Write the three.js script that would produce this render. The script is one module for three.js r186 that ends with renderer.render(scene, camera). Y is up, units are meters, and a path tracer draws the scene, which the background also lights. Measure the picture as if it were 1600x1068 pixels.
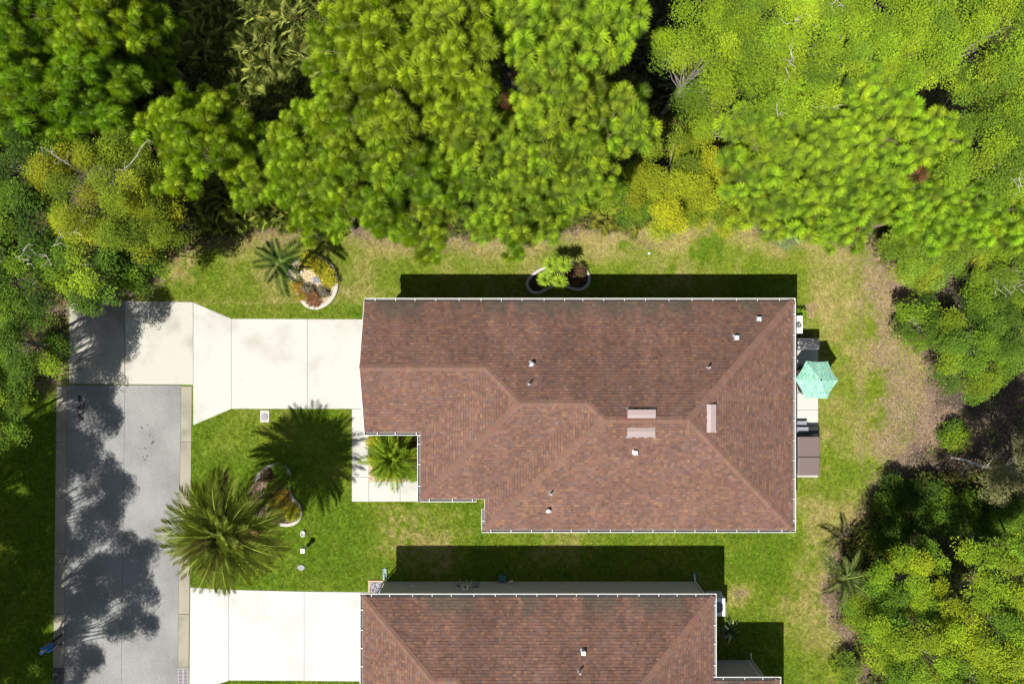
import * as THREE from 'three';
import { mergeGeometries } from 'three/addons/utils/BufferGeometryUtils.js';
import { MarchingCubes } from 'three/addons/objects/MarchingCubes.js';
import { RoundedBoxGeometry } from 'three/addons/geometries/RoundedBoxGeometry.js';

// ---------------------------------------------------------------- camera, sky, sun, exposure
const EYE = 36.83;                                    // metres above the lawn
const scene = new THREE.Scene();
const camera = new THREE.PerspectiveCamera(53.13, 1600 / 1068, 0.5, 1500);
camera.position.set(0, EYE, 0);
camera.up.set(0, 0, -1);
camera.lookAt(0, 0, 0);
const renderer = new THREE.WebGLRenderer({ antialias: true });
renderer.setSize(1024, 683);
renderer.toneMapping = THREE.LinearToneMapping;
renderer.toneMappingExposure = 2.7;
renderer.shadowMap.enabled = true;
const SKY_LEVEL = 0.8;
const SUN = new THREE.Vector3(-1.345, 3.05, 1.503).normalize();
{ // a clear, lightly hazy noon sky, paler towards the horizon and round the sun
  const W = 512, H = 256, d = new Float32Array(W * H * 4);
  for (let j = 0; j < H; j++) for (let i = 0; i < W; i++) {
    const el = ((j + 0.5) / H - 0.5) * Math.PI, az = ((i + 0.5) / W - 0.5) * 2 * Math.PI, y = Math.sin(el), c = Math.cos(el) * Math.cos(az) * SUN.x + y * SUN.y + Math.cos(el) * Math.sin(az) * SUN.z;
    const h = Math.pow(1 - Math.max(0, y), 2.2), glow = 0.10 * Math.exp((c - 1) * 9), k = (j * W + i) * 4;
    [[0.135, 0.30], [0.170, 0.325], [0.225, 0.345]].forEach(([z, o], n) => { d[k + n] = SKY_LEVEL * (z + (o - z) * h) + glow; }); d[k + 3] = 1;
  }
  const t = new THREE.DataTexture(d, W, H, THREE.RGBAFormat, THREE.FloatType); t.mapping = THREE.EquirectangularReflectionMapping; t.magFilter = THREE.LinearFilter; t.needsUpdate = true;
  scene.background = t; scene.environment = t;
}
const sun = new THREE.DirectionalLight(new THREE.Color(1.0, 0.955, 0.88), 4.6);
sun.position.copy(SUN).multiplyScalar(120);
sun.castShadow = true;
sun.shadow.mapSize.set(4096, 4096);
Object.assign(sun.shadow.camera, { left: -50, right: 50, top: 50, bottom: -50, near: 1, far: 300 });
sun.name = 'sun';
scene.add(sun);

// ---------------------------------------------------------------- helpers
const TONE = 0.74;                                    // surveyed colours to real-world albedo
const S = 29;                                         // survey units (1/29 m) used to lay out the site
const K = (h) => 1 - h / EYE;
const X = (px, h = 0) => ((px - 800) / S) * K(h);
const Z = (py, h = 0) => ((py - 534) / S) * K(h);
function rng(seed) {
  let a = (seed * 2654435761) >>> 0;
  return () => { a = (a + 0x6d2b79f5) >>> 0; let t = a; t = Math.imul(t ^ (t >>> 15), t | 1); t ^= t + Math.imul(t ^ (t >>> 7), t | 61); return ((t ^ (t >>> 14)) >>> 0) / 4294967296; };
}
const clamp = (x, a = 0, b = 1) => Math.min(b, Math.max(a, x));
const lerp = (a, b, t) => a + (b - a) * t;
const smooth = (a, b, x) => { const t = clamp((x - a) / (b - a)); return t * t * (3 - 2 * t); };
const mix3 = (a, b, t) => [lerp(a[0], b[0], t), lerp(a[1], b[1], t), lerp(a[2], b[2], t)];
const PERM = new Float32Array(65536);
{ const r = rng(77); for (let i = 0; i < 65536; i++) PERM[i] = r(); }
function noise(x, y) {
  const ix = Math.floor(x), iy = Math.floor(y), fx = x - ix, fy = y - iy;
  const u = fx * fx * (3 - 2 * fx), v = fy * fy * (3 - 2 * fy);
  const h = (a, b) => PERM[(Math.imul(a, 7919) ^ Math.imul(b, 104729) ^ (b >> 3)) & 65535];
  const a = h(ix, iy), b = h(ix + 1, iy), c = h(ix, iy + 1), d = h(ix + 1, iy + 1);
  return a + (b - a) * u + (c - a) * v + (a - b - c + d) * u * v;
}
const fbm = (x, y, n = 4) => { let s = 0, a = 0.5, t = 0; for (let i = 0; i < n; i++) { s += a * noise(x, y); t += a; a *= 0.5; x = x * 2.03 + 17.3; y = y * 2.03 + 5.1; } return s / t; };
const taken = {};
function numbered(name) { const n = (taken[name] = (taken[name] ?? -1) + 1); return n ? `${name}_${String(n).padStart(3, '0')}` : name; }
function shade(o) { o.castShadow = o.receiveShadow = true; return o; }
function mesh(name, geometry, material, parent = scene) {
  const m = shade(new THREE.Mesh(geometry, material)); m.name = parent === scene ? numbered(name) : name; parent.add(m); return m;
}
function thing(name, label, category, pos = [0, 0, 0], group) {
  const o = new THREE.Group(); o.name = numbered(name); o.position.set(...pos); scene.add(o);
  o.userData = { label, category }; if (group) o.userData.group = group; return o;
}
function group(name, parent) { const o = new THREE.Group(); o.name = name; parent.add(o); return o; }
function tag(o, label, category, grp) { o.userData.label = label; o.userData.category = category; if (grp) o.userData.group = grp; return o; }
function copyOf(src, label, pos, turn = 0, scale = 1) {
  const c = src.clone(); c.name = numbered(src.name.replace(/_\d{3}$/, '')); c.userData = { ...src.userData, label };
  c.position.set(...pos); c.rotation.y = turn; c.scale.setScalar(scale); scene.add(c); return c;
}
class MB {                                            // collects flat triangles with colours and metre uvs
  constructor() { this.p = []; this.c = []; this.u = []; this.col = [1, 1, 1]; }
  tri(a, b, c, col = this.col, uv) {
    this.p.push(...a, ...b, ...c); for (let i = 0; i < 3; i++) this.c.push(col[0], col[1], col[2]);
    if (uv) this.u.push(...uv); else this.u.push(a[0], a[2], b[0], b[2], c[0], c[2]);
  }
  quad(a, b, c, d, col) { this.tri(a, b, c, col); this.tri(a, c, d, col); }
  box(x0, x1, y0, y1, z0, z1, col) {
    const P = (x, y, z) => [x ? x1 : x0, y ? y1 : y0, z ? z1 : z0];
    const q = (a, b, c, d) => this.quad(P(...a), P(...b), P(...c), P(...d), col);
    q([0, 1, 0], [0, 1, 1], [1, 1, 1], [1, 1, 0]); q([0, 0, 0], [1, 0, 0], [1, 0, 1], [0, 0, 1]);
    q([0, 0, 1], [1, 0, 1], [1, 1, 1], [0, 1, 1]); q([0, 0, 0], [0, 1, 0], [1, 1, 0], [1, 0, 0]);
    q([1, 0, 0], [1, 1, 0], [1, 1, 1], [1, 0, 1]); q([0, 0, 0], [0, 0, 1], [0, 1, 1], [0, 1, 0]); return this;
  }
  geo() {
    const g = new THREE.BufferGeometry();
    g.setAttribute('position', new THREE.Float32BufferAttribute(this.p, 3)); g.setAttribute('color', new THREE.Float32BufferAttribute(this.c, 3));
    g.setAttribute('uv', new THREE.Float32BufferAttribute(this.u, 2)); g.computeVertexNormals(); return g;
  }
}
function tube(pts, radii, sides = 6, cap = true) {    // tapered limb
  const pos = [], idx = [], n = pts.length, up = new THREE.Vector3(0.31, 0.2, 0.93).normalize(), T = new THREE.Vector3(), A = new THREE.Vector3(), B = new THREE.Vector3(), uv = [];
  let len = 0;
  for (let i = 0; i < n; i++) {
    const a = pts[Math.max(0, i - 1)], b = pts[Math.min(n - 1, i + 1)];
    T.set(b[0] - a[0], b[1] - a[1], b[2] - a[2]).normalize(); A.crossVectors(T, up);
    if (A.lengthSq() < 1e-4) A.set(1, 0, 0); A.normalize(); B.crossVectors(T, A);
    if (i) len += Math.hypot(pts[i][0] - pts[i - 1][0], pts[i][1] - pts[i - 1][1], pts[i][2] - pts[i - 1][2]);
    for (let s = 0; s < sides; s++) { const w = (s / sides) * Math.PI * 2, c = Math.cos(w) * radii[i], d = Math.sin(w) * radii[i]; pos.push(pts[i][0] + A.x * c + B.x * d, pts[i][1] + A.y * c + B.y * d, pts[i][2] + A.z * c + B.z * d); uv.push(s / sides, len); }
    if (i) for (let s = 0; s < sides; s++) { const p = (i - 1) * sides + s, q = (i - 1) * sides + ((s + 1) % sides); idx.push(p, q, p + sides, q, q + sides, p + sides); }
  }
  if (cap) { const c = pos.length / 3; pos.push(...pts[n - 1]); uv.push(0, len); for (let s = 0; s < sides; s++) idx.push((n - 1) * sides + s, (n - 1) * sides + ((s + 1) % sides), c); }
  const g = new THREE.BufferGeometry(); g.setAttribute('position', new THREE.Float32BufferAttribute(pos, 3)); g.setAttribute('uv', new THREE.Float32BufferAttribute(uv, 2)); g.setIndex(idx); g.computeVertexNormals(); return g;
}
function merged(list) {
  return mergeGeometries(list.map((g) => { const h = g.index ? g.toNonIndexed() : g.clone(); for (const k of Object.keys(h.attributes)) if (!['position', 'normal', 'uv'].includes(k)) h.deleteAttribute(k); if (!h.attributes.normal) h.computeVertexNormals(); return h; }));
}
function boxGeo(x0, x1, y0, y1, z0, z1, r = 0) {
  const g = r ? new RoundedBoxGeometry(x1 - x0, y1 - y0, z1 - z0, 2, r) : new THREE.BoxGeometry(x1 - x0, y1 - y0, z1 - z0);
  g.translate((x0 + x1) / 2, (y0 + y1) / 2, (z0 + z1) / 2); return g;
}
const cyl = (r0, r1, h, n, x, y, z) => new THREE.CylinderGeometry(r0, r1, h, n).translate(x, y, z);
function slabGeo(pts, y0, y1, bevel = 0.006) {        // pts: [x, z] in metres
  const sh = new THREE.Shape(pts.map((p) => new THREE.Vector2(p[0], -p[1])));
  const g = new THREE.ExtrudeGeometry(sh, { depth: y1 - y0 - 2 * bevel, bevelEnabled: bevel > 0, bevelSize: bevel, bevelThickness: bevel, bevelOffset: -bevel, bevelSegments: 1, curveSegments: 12 });
  g.translate(0, 0, y0 + bevel); g.rotateX(-Math.PI / 2); return g;
}
const poly = (list) => list.map(([a, b]) => [X(a), Z(b)]);
function inside(pts, x, y) { let c = false; for (let i = 0, j = pts.length - 1; i < pts.length; j = i++) { const [xi, yi] = pts[i], [xj, yj] = pts[j]; if (yi > y !== yj > y && x < ((xj - xi) * (y - yi)) / (yj - yi) + xi) c = !c; } return c; }

// ---------------------------------------------------------------- textures and materials
function dataTex(w, h, f, repeat = true, bytes = true) {
  const d = new Uint8Array(w * h * 4);
  for (let y = 0, i = 0; y < h; y++) for (let x = 0; x < w; x++, i += 4) { const c = f(x, y); for (let k = 0; k < 3; k++) d[i + k] = clamp(Math.round(255 * Math.pow(clamp(c[k]), 1 / 2.2)), 0, 255); d[i + 3] = 255; }
  const t = new THREE.DataTexture(d, w, h, THREE.RGBAFormat); t.magFilter = THREE.LinearFilter; t.minFilter = THREE.LinearMipmapLinearFilter; t.generateMipmaps = true;
  t.colorSpace = THREE.SRGBColorSpace; if (repeat) t.wrapS = t.wrapT = THREE.RepeatWrapping; t.needsUpdate = true; return t;
}
function greyTex(w, f) { const t = dataTex(w, w, (x, y) => { const v = f(x, y); return [v, v, v]; }); t.colorSpace = THREE.NoColorSpace; return t; }
const wrapN = (x, y, w, cell, n = 3) => {             // tiling noise
  let s = 0, a = 0.5, t = 0; for (let i = 0; i < n; i++) { const m = Math.round(w / cell); const gx = x / cell, gy = y / cell, ix = Math.floor(gx), iy = Math.floor(gy), fx = gx - ix, fy = gy - iy, u = fx * fx * (3 - 2 * fx), v = fy * fy * (3 - 2 * fy);
    const h = (p, q) => PERM[(Math.imul((p % m) + i * 31, 7919) ^ Math.imul((q % m) + 13, 104729)) & 65535]; const A = h(ix, iy), B = h(ix + 1, iy), C = h(ix, iy + 1), D = h(ix + 1, iy + 1);
    s += a * (A + (B - A) * u + (C - A) * v + (A - B - C + D) * u * v); t += a; a *= 0.55; cell /= 2; if (cell < 1) break; } return s / t; };
function concreteTex(base, dirt, amount, seed) {
  const r = rng(seed), marks = [];
  for (let i = 0; i < 90; i++) marks.push([r() * 1024, r() * 1024, 4 + r() * 40, r() < 0.75 ? (r() - 0.5) * 0.25 : 1.5 + (r() - 0.5) * 0.3, 0.6 + r() * 1.2, r()]);
  const t = dataTex(1024, 1024, (x, y) => {
    let d = smooth(0.5, 0.85, wrapN(x + seed * 91, y, 1024, 256, 5)) * amount + 0.05 * wrapN(x, y + seed, 1024, 8, 2);
    const g = 0.95 + 0.1 * PERM[(x * 131 + y * 7877 + seed) & 65535];
    const c = mix3(base, dirt, clamp(d)); return [c[0] * g * TONE, c[1] * g * TONE, c[2] * g * TONE];
  });
  const data = t.image.data;
  for (const [mx, my, L, ang, w, k] of marks) for (let s = -L; s < L; s++) for (let q = -1; q <= 1; q++) { const px = Math.round(mx + Math.cos(ang) * s) & 1023, py = Math.round(my + Math.sin(ang) * s + q * w) & 1023, i = (py * 1024 + px) * 4, f = 1 - 0.22 * k * (1 - Math.abs(s) / L) * (q ? 0.5 : 1); for (let c = 0; c < 3; c++) data[i + c] *= f; }
  t.repeat.set(1 / 7, 1 / 7); return t;
}
const std = (o) => new THREE.MeshStandardMaterial({ roughness: 0.9, ...o });
const rgb = (r, g, b) => new THREE.Color().setRGB(r * TONE, g * TONE, b * TONE);
const fineBump = greyTex(512, (x, y) => 0.5 * PERM[(x * 977 + y * 6151) & 65535] + 0.5 * wrapN(x, y, 512, 8, 2)); fineBump.repeat.set(1 / 1.2, 1 / 1.2);
const granuleTex = dataTex(512, 512, (x, y) => { const v = 0.72 + 0.34 * PERM[(x * 3571 + y * 911) & 65535] + 0.16 * (wrapN(x, y, 512, 64, 3) - 0.5); return [v * TONE, v * TONE, v * TONE]; }); granuleTex.repeat.set(1 / 3.1, 1 / 3.1);
const asphaltTex = dataTex(1024, 1024, (x, y) => {
  const s = PERM[((x >> 1) * 3571 + (y >> 1) * 911) & 65535], f = PERM[(x * 131 + y * 7877) & 65535], w = wrapN(x, y, 1024, 256, 4); let v = 0.185 + 0.05 * (w - 0.5) + 0.12 * (s - 0.5) + 0.08 * (f - 0.5); if (s > 0.965) v += 0.14; if (s < 0.04) v *= 0.5; v += 0.05 * (smooth(0.35, 0.75, wrapN(x + 77, y, 1024, 512, 4)) - 0.5); v *= 0.92 * TONE; return [v, v, v * 0.975]; });
asphaltTex.repeat.set(1 / 5, 1 / 5);
const fabricBump = greyTex(256, (x, y) => 0.5 + 0.25 * Math.sin(x * 1.57) + 0.25 * Math.sin(y * 1.57));
const M = {
  concrete: std({ map: concreteTex([0.385, 0.378, 0.35], [0.26, 0.25, 0.215], 0.6, 3), bumpMap: fineBump, bumpScale: 0.003 }),
  concreteWhite: std({ map: concreteTex([0.405, 0.40, 0.385], [0.28, 0.275, 0.25], 0.4, 5), bumpMap: fineBump, bumpScale: 0.003 }),
  concreteOld: std({ map: concreteTex([0.36, 0.35, 0.31], [0.24, 0.225, 0.185], 0.8, 8), bumpMap: fineBump, bumpScale: 0.004 }),
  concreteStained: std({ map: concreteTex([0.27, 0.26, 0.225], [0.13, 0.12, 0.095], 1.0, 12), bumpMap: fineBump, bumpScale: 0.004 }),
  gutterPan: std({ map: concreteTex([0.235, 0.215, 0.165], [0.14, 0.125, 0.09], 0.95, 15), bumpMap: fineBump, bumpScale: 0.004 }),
  joint: std({ color: rgb(0.10, 0.09, 0.075) }),
  asphalt: std({ map: asphaltTex, bumpMap: fineBump, bumpScale: 0.008, roughness: 0.95 }),
  crack: std({ color: rgb(0.05, 0.05, 0.05) }),
  curb: std({ map: concreteTex([0.37, 0.345, 0.31], [0.24, 0.215, 0.18], 0.7, 21), bumpMap: fineBump, bumpScale: 0.004 }),
  shingle: new THREE.MeshPhysicalMaterial({ specularIntensity: 0.25, map: granuleTex, vertexColors: true, bumpMap: fineBump, bumpScale: 0.003, roughness: 0.95 }),
  deck: std({ color: rgb(0.05, 0.04, 0.035) }),
  white: std({ color: rgb(0.56, 0.56, 0.545), roughness: 0.5 }),
  whiteMatte: std({ color: rgb(0.5, 0.49, 0.46), roughness: 0.8 }),
  soffit: std({ color: rgb(0.68, 0.67, 0.63), roughness: 0.7 }),
  stucco: std({ color: rgb(0.40, 0.385, 0.34), bumpMap: fineBump, bumpScale: 0.006 }),
  stuccoGrey: std({ color: rgb(0.36, 0.35, 0.315), bumpMap: fineBump, bumpScale: 0.006 }),
  trim: std({ color: rgb(0.52, 0.52, 0.48), roughness: 0.6 }),
  glass: new THREE.MeshPhysicalMaterial({ color: rgb(0.55, 0.6, 0.62), roughness: 0.04, transmission: 0.85, thickness: 0, ior: 1.5 }),
  dark: std({ color: rgb(0.018, 0.018, 0.02), roughness: 0.6 }),
  black: std({ color: rgb(0.012, 0.012, 0.013), roughness: 0.45 }),
  steel: std({ color: rgb(0.42, 0.43, 0.44), metalness: 0.85, roughness: 0.38 }),
  galv: std({ color: rgb(0.43, 0.45, 0.46), metalness: 0.25, roughness: 0.4 }),
  ventBrown: std({ color: rgb(0.13, 0.085, 0.07), roughness: 0.45, metalness: 0.15 }),
  lead: std({ color: rgb(0.3, 0.285, 0.28), roughness: 0.6 }),
  acPaint: std({ color: rgb(0.62, 0.64, 0.64), roughness: 0.5 }),
  acFin: std({ color: rgb(0.09, 0.10, 0.11), roughness: 0.5, metalness: 0.5 }),
  grate: std({ color: rgb(0.085, 0.08, 0.09), metalness: 0.6, roughness: 0.55 }),
  hole: std({ color: rgb(0.012, 0.012, 0.014) }),
  bark: std({ color: rgb(0.16, 0.115, 0.085), bumpMap: fineBump, bumpScale: 0.02 }),
  barkGrey: std({ color: rgb(0.24, 0.215, 0.185), bumpMap: fineBump, bumpScale: 0.015 }),
  deadWood: std({ color: rgb(0.40, 0.36, 0.32) }),
  palmTrunk: std({ color: rgb(0.20, 0.155, 0.11), bumpMap: fineBump, bumpScale: 0.03 }),
  green: std({ color: rgb(0.03, 0.12, 0.10), roughness: 0.5 }),
  pvc: std({ color: rgb(0.68, 0.66, 0.55), roughness: 0.4 }),
  gutterSilt: std({ color: rgb(0.13, 0.12, 0.115), bumpMap: fineBump, bumpScale: 0.01 }),
  mulchDark: std({ color: rgb(0.055, 0.035, 0.028), bumpMap: fineBump, bumpScale: 0.03 }),
  tan: std({ color: rgb(0.42, 0.33, 0.21), bumpMap: fineBump, bumpScale: 0.02 }),
  mulchBrown: std({ color: rgb(0.17, 0.105, 0.08), bumpMap: fineBump, bumpScale: 0.03 }),
  vertex: std({ vertexColors: true, side: THREE.DoubleSide, roughness: 0.85 }),
  tub: std({ color: rgb(0.115, 0.082, 0.078), roughness: 0.5 }),
  tubCab: std({ color: rgb(0.10, 0.075, 0.06), roughness: 0.7 }),
  cover: std({ color: rgb(0.035, 0.036, 0.04), roughness: 0.42 }),
  slate: std({ color: rgb(0.13, 0.14, 0.18), roughness: 0.7 }),
  lidGrey: std({ color: rgb(0.17, 0.175, 0.205), roughness: 0.7 }),
  iron: std({ color: rgb(0.06, 0.045, 0.035), roughness: 0.5, metalness: 0.5 }),
};
const leafMat = (o = {}) => new THREE.MeshPhysicalMaterial({ side: THREE.DoubleSide, roughness: 0.95, transmission: 0.35, thickness: 0, vertexColors: true, specularIntensity: 0.2, ...o });
const LEAF = leafMat(), NEEDLE = leafMat({ transmission: 0.45 }), GRASS = leafMat({ transmission: 0.3, specularIntensity: 0.05, roughness: 1 }), FROND = leafMat({ transmission: 0.25, roughness: 0.8 });

// ---------------------------------------------------------------- the ground
const LAWN = [[228, 452], [262, 402], [322, 374], [400, 362], [470, 356], [560, 362], [640, 380], [700, 372], [830, 380], [900, 358], [1000, 352], [1100, 345], [1160, 350], [1250, 368], [1350, 368], [1385, 430], [1425, 520], [1450, 600], [1430, 680], [1385, 735], [1352, 800], [1310, 850], [1285, 900], [1300, 960], [1345, 1068], [1360, 1300], [-260, 1300], [-260, 600], [88, 600], [108, 470]];
const LITTER = [[1320, 370], [1385, 380], [1470, 430], [1440, 480], [1410, 520], [1470, 620], [1540, 640], [1560, 680], [1480, 700], [1400, 745], [1360, 720], [1365, 600], [1352, 480]];
const SDW = 520, SDH = 380;                            // coarse signed distance to the lawn's edge, 5 units a cell
const sdGrid = (pts) => {
  const g = new Float32Array(SDW * SDH);
  for (let j = 0; j < SDH; j++) for (let i = 0; i < SDW; i++) {
    const x = i * 5 - 500, y = j * 5 - 400; let d = 1e9;
    for (let a = 0, b = pts.length - 1; a < pts.length; b = a++) { const [x0, y0] = pts[b], [x1, y1] = pts[a], dx = x1 - x0, dy = y1 - y0, t = clamp(((x - x0) * dx + (y - y0) * dy) / (dx * dx + dy * dy)); d = Math.min(d, Math.hypot(x - x0 - t * dx, y - y0 - t * dy)); }
    g[j * SDW + i] = inside(pts, x, y) ? d : -d;
  }
  return (x, y) => { const u = clamp((x + 500) / 5, 0, SDW - 1.01), v = clamp((y + 400) / 5, 0, SDH - 1.01), i = u | 0, j = v | 0, a = u - i, b = v - j, k = j * SDW + i; return lerp(lerp(g[k], g[k + 1], a), lerp(g[k + SDW], g[k + SDW + 1], a), b); };
};
const lawnSD = sdGrid(LAWN), litterSD = sdGrid(LITTER);
const spot = (px, py, x, y, r) => { const d = Math.hypot(px - x, (py - y) * 1.2); return smooth(r, r * 0.35, d + (noise(px / 9, py / 9) - 0.5) * r * 0.9); };
// what covers the ground at a place: shares of lush grass, dry grass, leaf litter and bare forest soil
function cover(px, py) {
  const n1 = fbm(px / 62, py / 62, 4), n2 = fbm(px / 17 + 40, py / 17, 3), n3 = fbm(px / 6 + 9, py / 6 + 70, 2);
  const sd = lawnSD(px, py) + (n2 - 0.5) * 26 + (n3 - 0.5) * 10, ls = litterSD(px, py) + (n1 - 0.5) * 60 + (n2 - 0.5) * 36;
  const lawn = smooth(-5, 7, sd), litter = Math.max(smooth(-6, 30, ls), (1 - smooth(2, 26, sd)) * smooth(-30, -4, sd) * 0.6) ;
  let dry = 0.30;
  if (py < 475) dry = 0.54 + 0.3 * smooth(420, 370, py);
  dry = lerp(dry, 0.62, smooth(1210, 1270, px) * 1.0);
  if (px < 560 && py > 630) dry = 0.10;
  dry += 0.25 * smooth(740, 800, px) * 0 + (n1 - 0.5) * 1.1 + (n2 - 0.5) * 0.5;
  dry += 0.5 * spot(px, py, 680, 830, 90) + 0.5 * spot(px, py, 880, 850, 60) - 0.8 * spot(px, py, 1108, 384, 34) - 0.8 * spot(px, py, 972, 386, 16) - 0.6 * spot(px, py, 1048, 424, 14) - 0.35 * spot(px, py, 1200, 880, 90);
  dry += 0.7 * spot(px, py, 1283, 480, 24) + 0.7 * spot(px, py, 1312, 940, 50) + 0.5 * spot(px, py, 1160, 925, 34) + 0.4 * spot(px, py, 1293, 680, 10) + 0.4 * spot(px, py, 1296, 730, 10) + 0.5 * spot(px, py, 285, 425, 30);
  const strip = smooth(10, 2, Math.abs(px - 1345 + 10 * (n1 - 0.5))) * smooth(360, 420, py) * smooth(760, 700, py) * 0.35;
  const bare = Math.max(0.85 * spot(px, py, 1265, 482, 15), 0.8 * spot(px, py, 1160, 925, 16), 0.9 * spot(px, py, 1313, 960, 24), 0.7 * spot(px, py, 440, 368, 24), 0.6 * spot(px, py, 1015, 372, 30), strip);
  return { lawn, litter: clamp(Math.max(litter, bare * lawn)), dry: clamp(dry), n2, n3 };
}
const C_LUSH = [0.084, 0.142, 0.008], C_MID = [0.135, 0.176, 0.016], C_DRY = [0.26, 0.222, 0.082], C_LIT = [0.25, 0.175, 0.115], C_LIT2 = [0.15, 0.095, 0.06], C_SOIL = [0.055, 0.042, 0.03];
function grassColour(c) { return c.dry < 0.5 ? mix3(C_LUSH, C_MID, c.dry * 2) : mix3(C_MID, C_DRY, (c.dry - 0.5) * 2); }
{
  const W = 2048, H = 1366, x0 = -33, z0 = -22, w = 66, h = 44;
  const t = dataTex(W, H, (i, j) => {
    const x = x0 + ((i + 0.5) / W) * w, z = z0 + h - ((j + 0.5) / H) * h, c = cover(x * S + 800, z * S + 534), f = PERM[(i * 131 + j * 7877) & 65535], f2 = PERM[((i >> 1) * 977 + (j >> 1) * 6151) & 65535];
    let g = grassColour(c).map((v) => v * (0.35 + 0.65 * f + 0.45 * f2));
    const l = mix3(C_LIT2, C_LIT, clamp(0.15 + 0.5 * f + 0.5 * f2)).map((v) => v * (0.75 + 0.5 * c.n2)), s = C_SOIL.map((v) => v * (0.6 + 0.8 * f2));
    return mix3(mix3(s, g, c.lawn), l, c.litter * 0.72).map((v) => v * TONE);
  }, false);
  const g = new THREE.PlaneGeometry(w, h, 1, 1); g.rotateX(-Math.PI / 2);
  const m = mesh('lawn', g, new THREE.MeshPhysicalMaterial({ map: t, roughness: 1, specularIntensity: 0.05 })); m.userData.kind = 'structure'; m.userData.label = 'mown lawn with dry patches and leaf litter round the two houses';
  const far = new THREE.PlaneGeometry(700, 700); far.rotateX(-Math.PI / 2); far.translate(0, -0.05, 0);
  mesh('ground', far, std({ color: rgb(0.05, 0.06, 0.025), roughness: 1 })).userData.kind = 'structure';
}

// ---------------------------------------------------------------- road, gutters, concrete
function paving(name, kind, label, panels, mat, y1, under, parent) {
  const t = parent ?? new THREE.Group(); if (!parent) { t.name = numbered(name); t.userData = { kind: 'structure', label }; scene.add(t); }
  for (const p of panels) mesh(kind, slabGeo(poly(p), y1 - 0.1, y1, 0.005), mat, t);
  if (under) mesh('joint_filler', slabGeo(poly(under), y1 - 0.09, y1 - 0.02, 0), M.joint, t);
  return t;
}
const rl = (y) => 105.5 - ((y - 600) / 468) * 6, rr = (y) => 282.5 - ((y - 600) / 468) * 5.5;
{
  const road = group('road', scene); road.userData = { kind: 'structure', label: 'grey asphalt lane ending at a concrete turning pad' };
  const m1 = (y) => (rl(y) + rr(y)) / 2 + 1;
  mesh('asphalt_lane', slabGeo(poly([[rl(601), 601.5], [m1(601) - 0.3, 601.5], [m1(1160) - 0.3, 1160], [rl(1160), 1160]]), -0.1, 0.02, 0.002), M.asphalt, road);
  mesh('asphalt_lane', slabGeo(poly([[m1(601) + 0.1, 601.5], [rr(601), 601.5], [rr(1160), 1160], [m1(1160) + 0.1, 1160]]), -0.1, 0.02, 0.002), M.asphalt, road);
  mesh('road_base', slabGeo(poly([[rl(600) + 1, 601], [rr(600) - 1, 601], [rr(1159) - 1, 1159], [rl(1159) + 1, 1159]]), -0.12, 0.012, 0), M.crack, road);
  // oil drips and tar marks lie on the asphalt as thin patches
  const r = rng(4), g = [];
  const blob = (px, py, rad, n = 9) => { const pts = []; for (let i = 0; i < n; i++) { const a = (i / n) * 6.283, q = rad * (0.6 + 0.8 * r()); pts.push([X(px + Math.cos(a) * q), Z(py + Math.sin(a) * q * 1.3)]); } g.push(slabGeo(pts, 0.018, 0.0235, 0)); };
  for (let i = 0; i < 26; i++) blob(122 + r() * 9, 617 + r() * 38, 0.8 + r() * 2.2);
  for (let i = 0; i < 14; i++) blob(215 + r() * 25, 650 + r() * 70, 0.4 + r() * 0.8);
  blob(239, 690, 2.0); blob(237, 692, 1.2); blob(230, 712, 1.1); blob(222, 668, 1.0);
  mesh('tar_spots', merged(g), M.crack, road).userData.kind = 'stuff';
}
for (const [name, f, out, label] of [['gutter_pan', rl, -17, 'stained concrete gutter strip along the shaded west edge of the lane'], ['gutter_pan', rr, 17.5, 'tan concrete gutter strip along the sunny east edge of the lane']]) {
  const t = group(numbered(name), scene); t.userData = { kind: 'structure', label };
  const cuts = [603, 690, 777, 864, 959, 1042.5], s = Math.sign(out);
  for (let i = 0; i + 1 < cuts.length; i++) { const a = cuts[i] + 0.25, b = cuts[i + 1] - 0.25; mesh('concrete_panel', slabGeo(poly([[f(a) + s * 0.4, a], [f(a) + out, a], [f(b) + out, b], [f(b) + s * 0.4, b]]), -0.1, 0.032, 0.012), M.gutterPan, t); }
  mesh('concrete_panel', slabGeo(poly([[f(1075) + s * 0.4, 1075], [f(1075) + out, 1075], [f(1160) + out, 1160], [f(1160) + s * 0.4, 1160]]), -0.1, 0.032, 0.012), M.gutterPan, t);
  mesh('joint_filler', slabGeo(poly([[f(603), 603.5], [f(603) + out * 0.98, 603.5], [f(1159) + out * 0.98, 1159], [f(1159), 1159]]), -0.11, 0.008, 0), M.joint, t);
}
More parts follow.
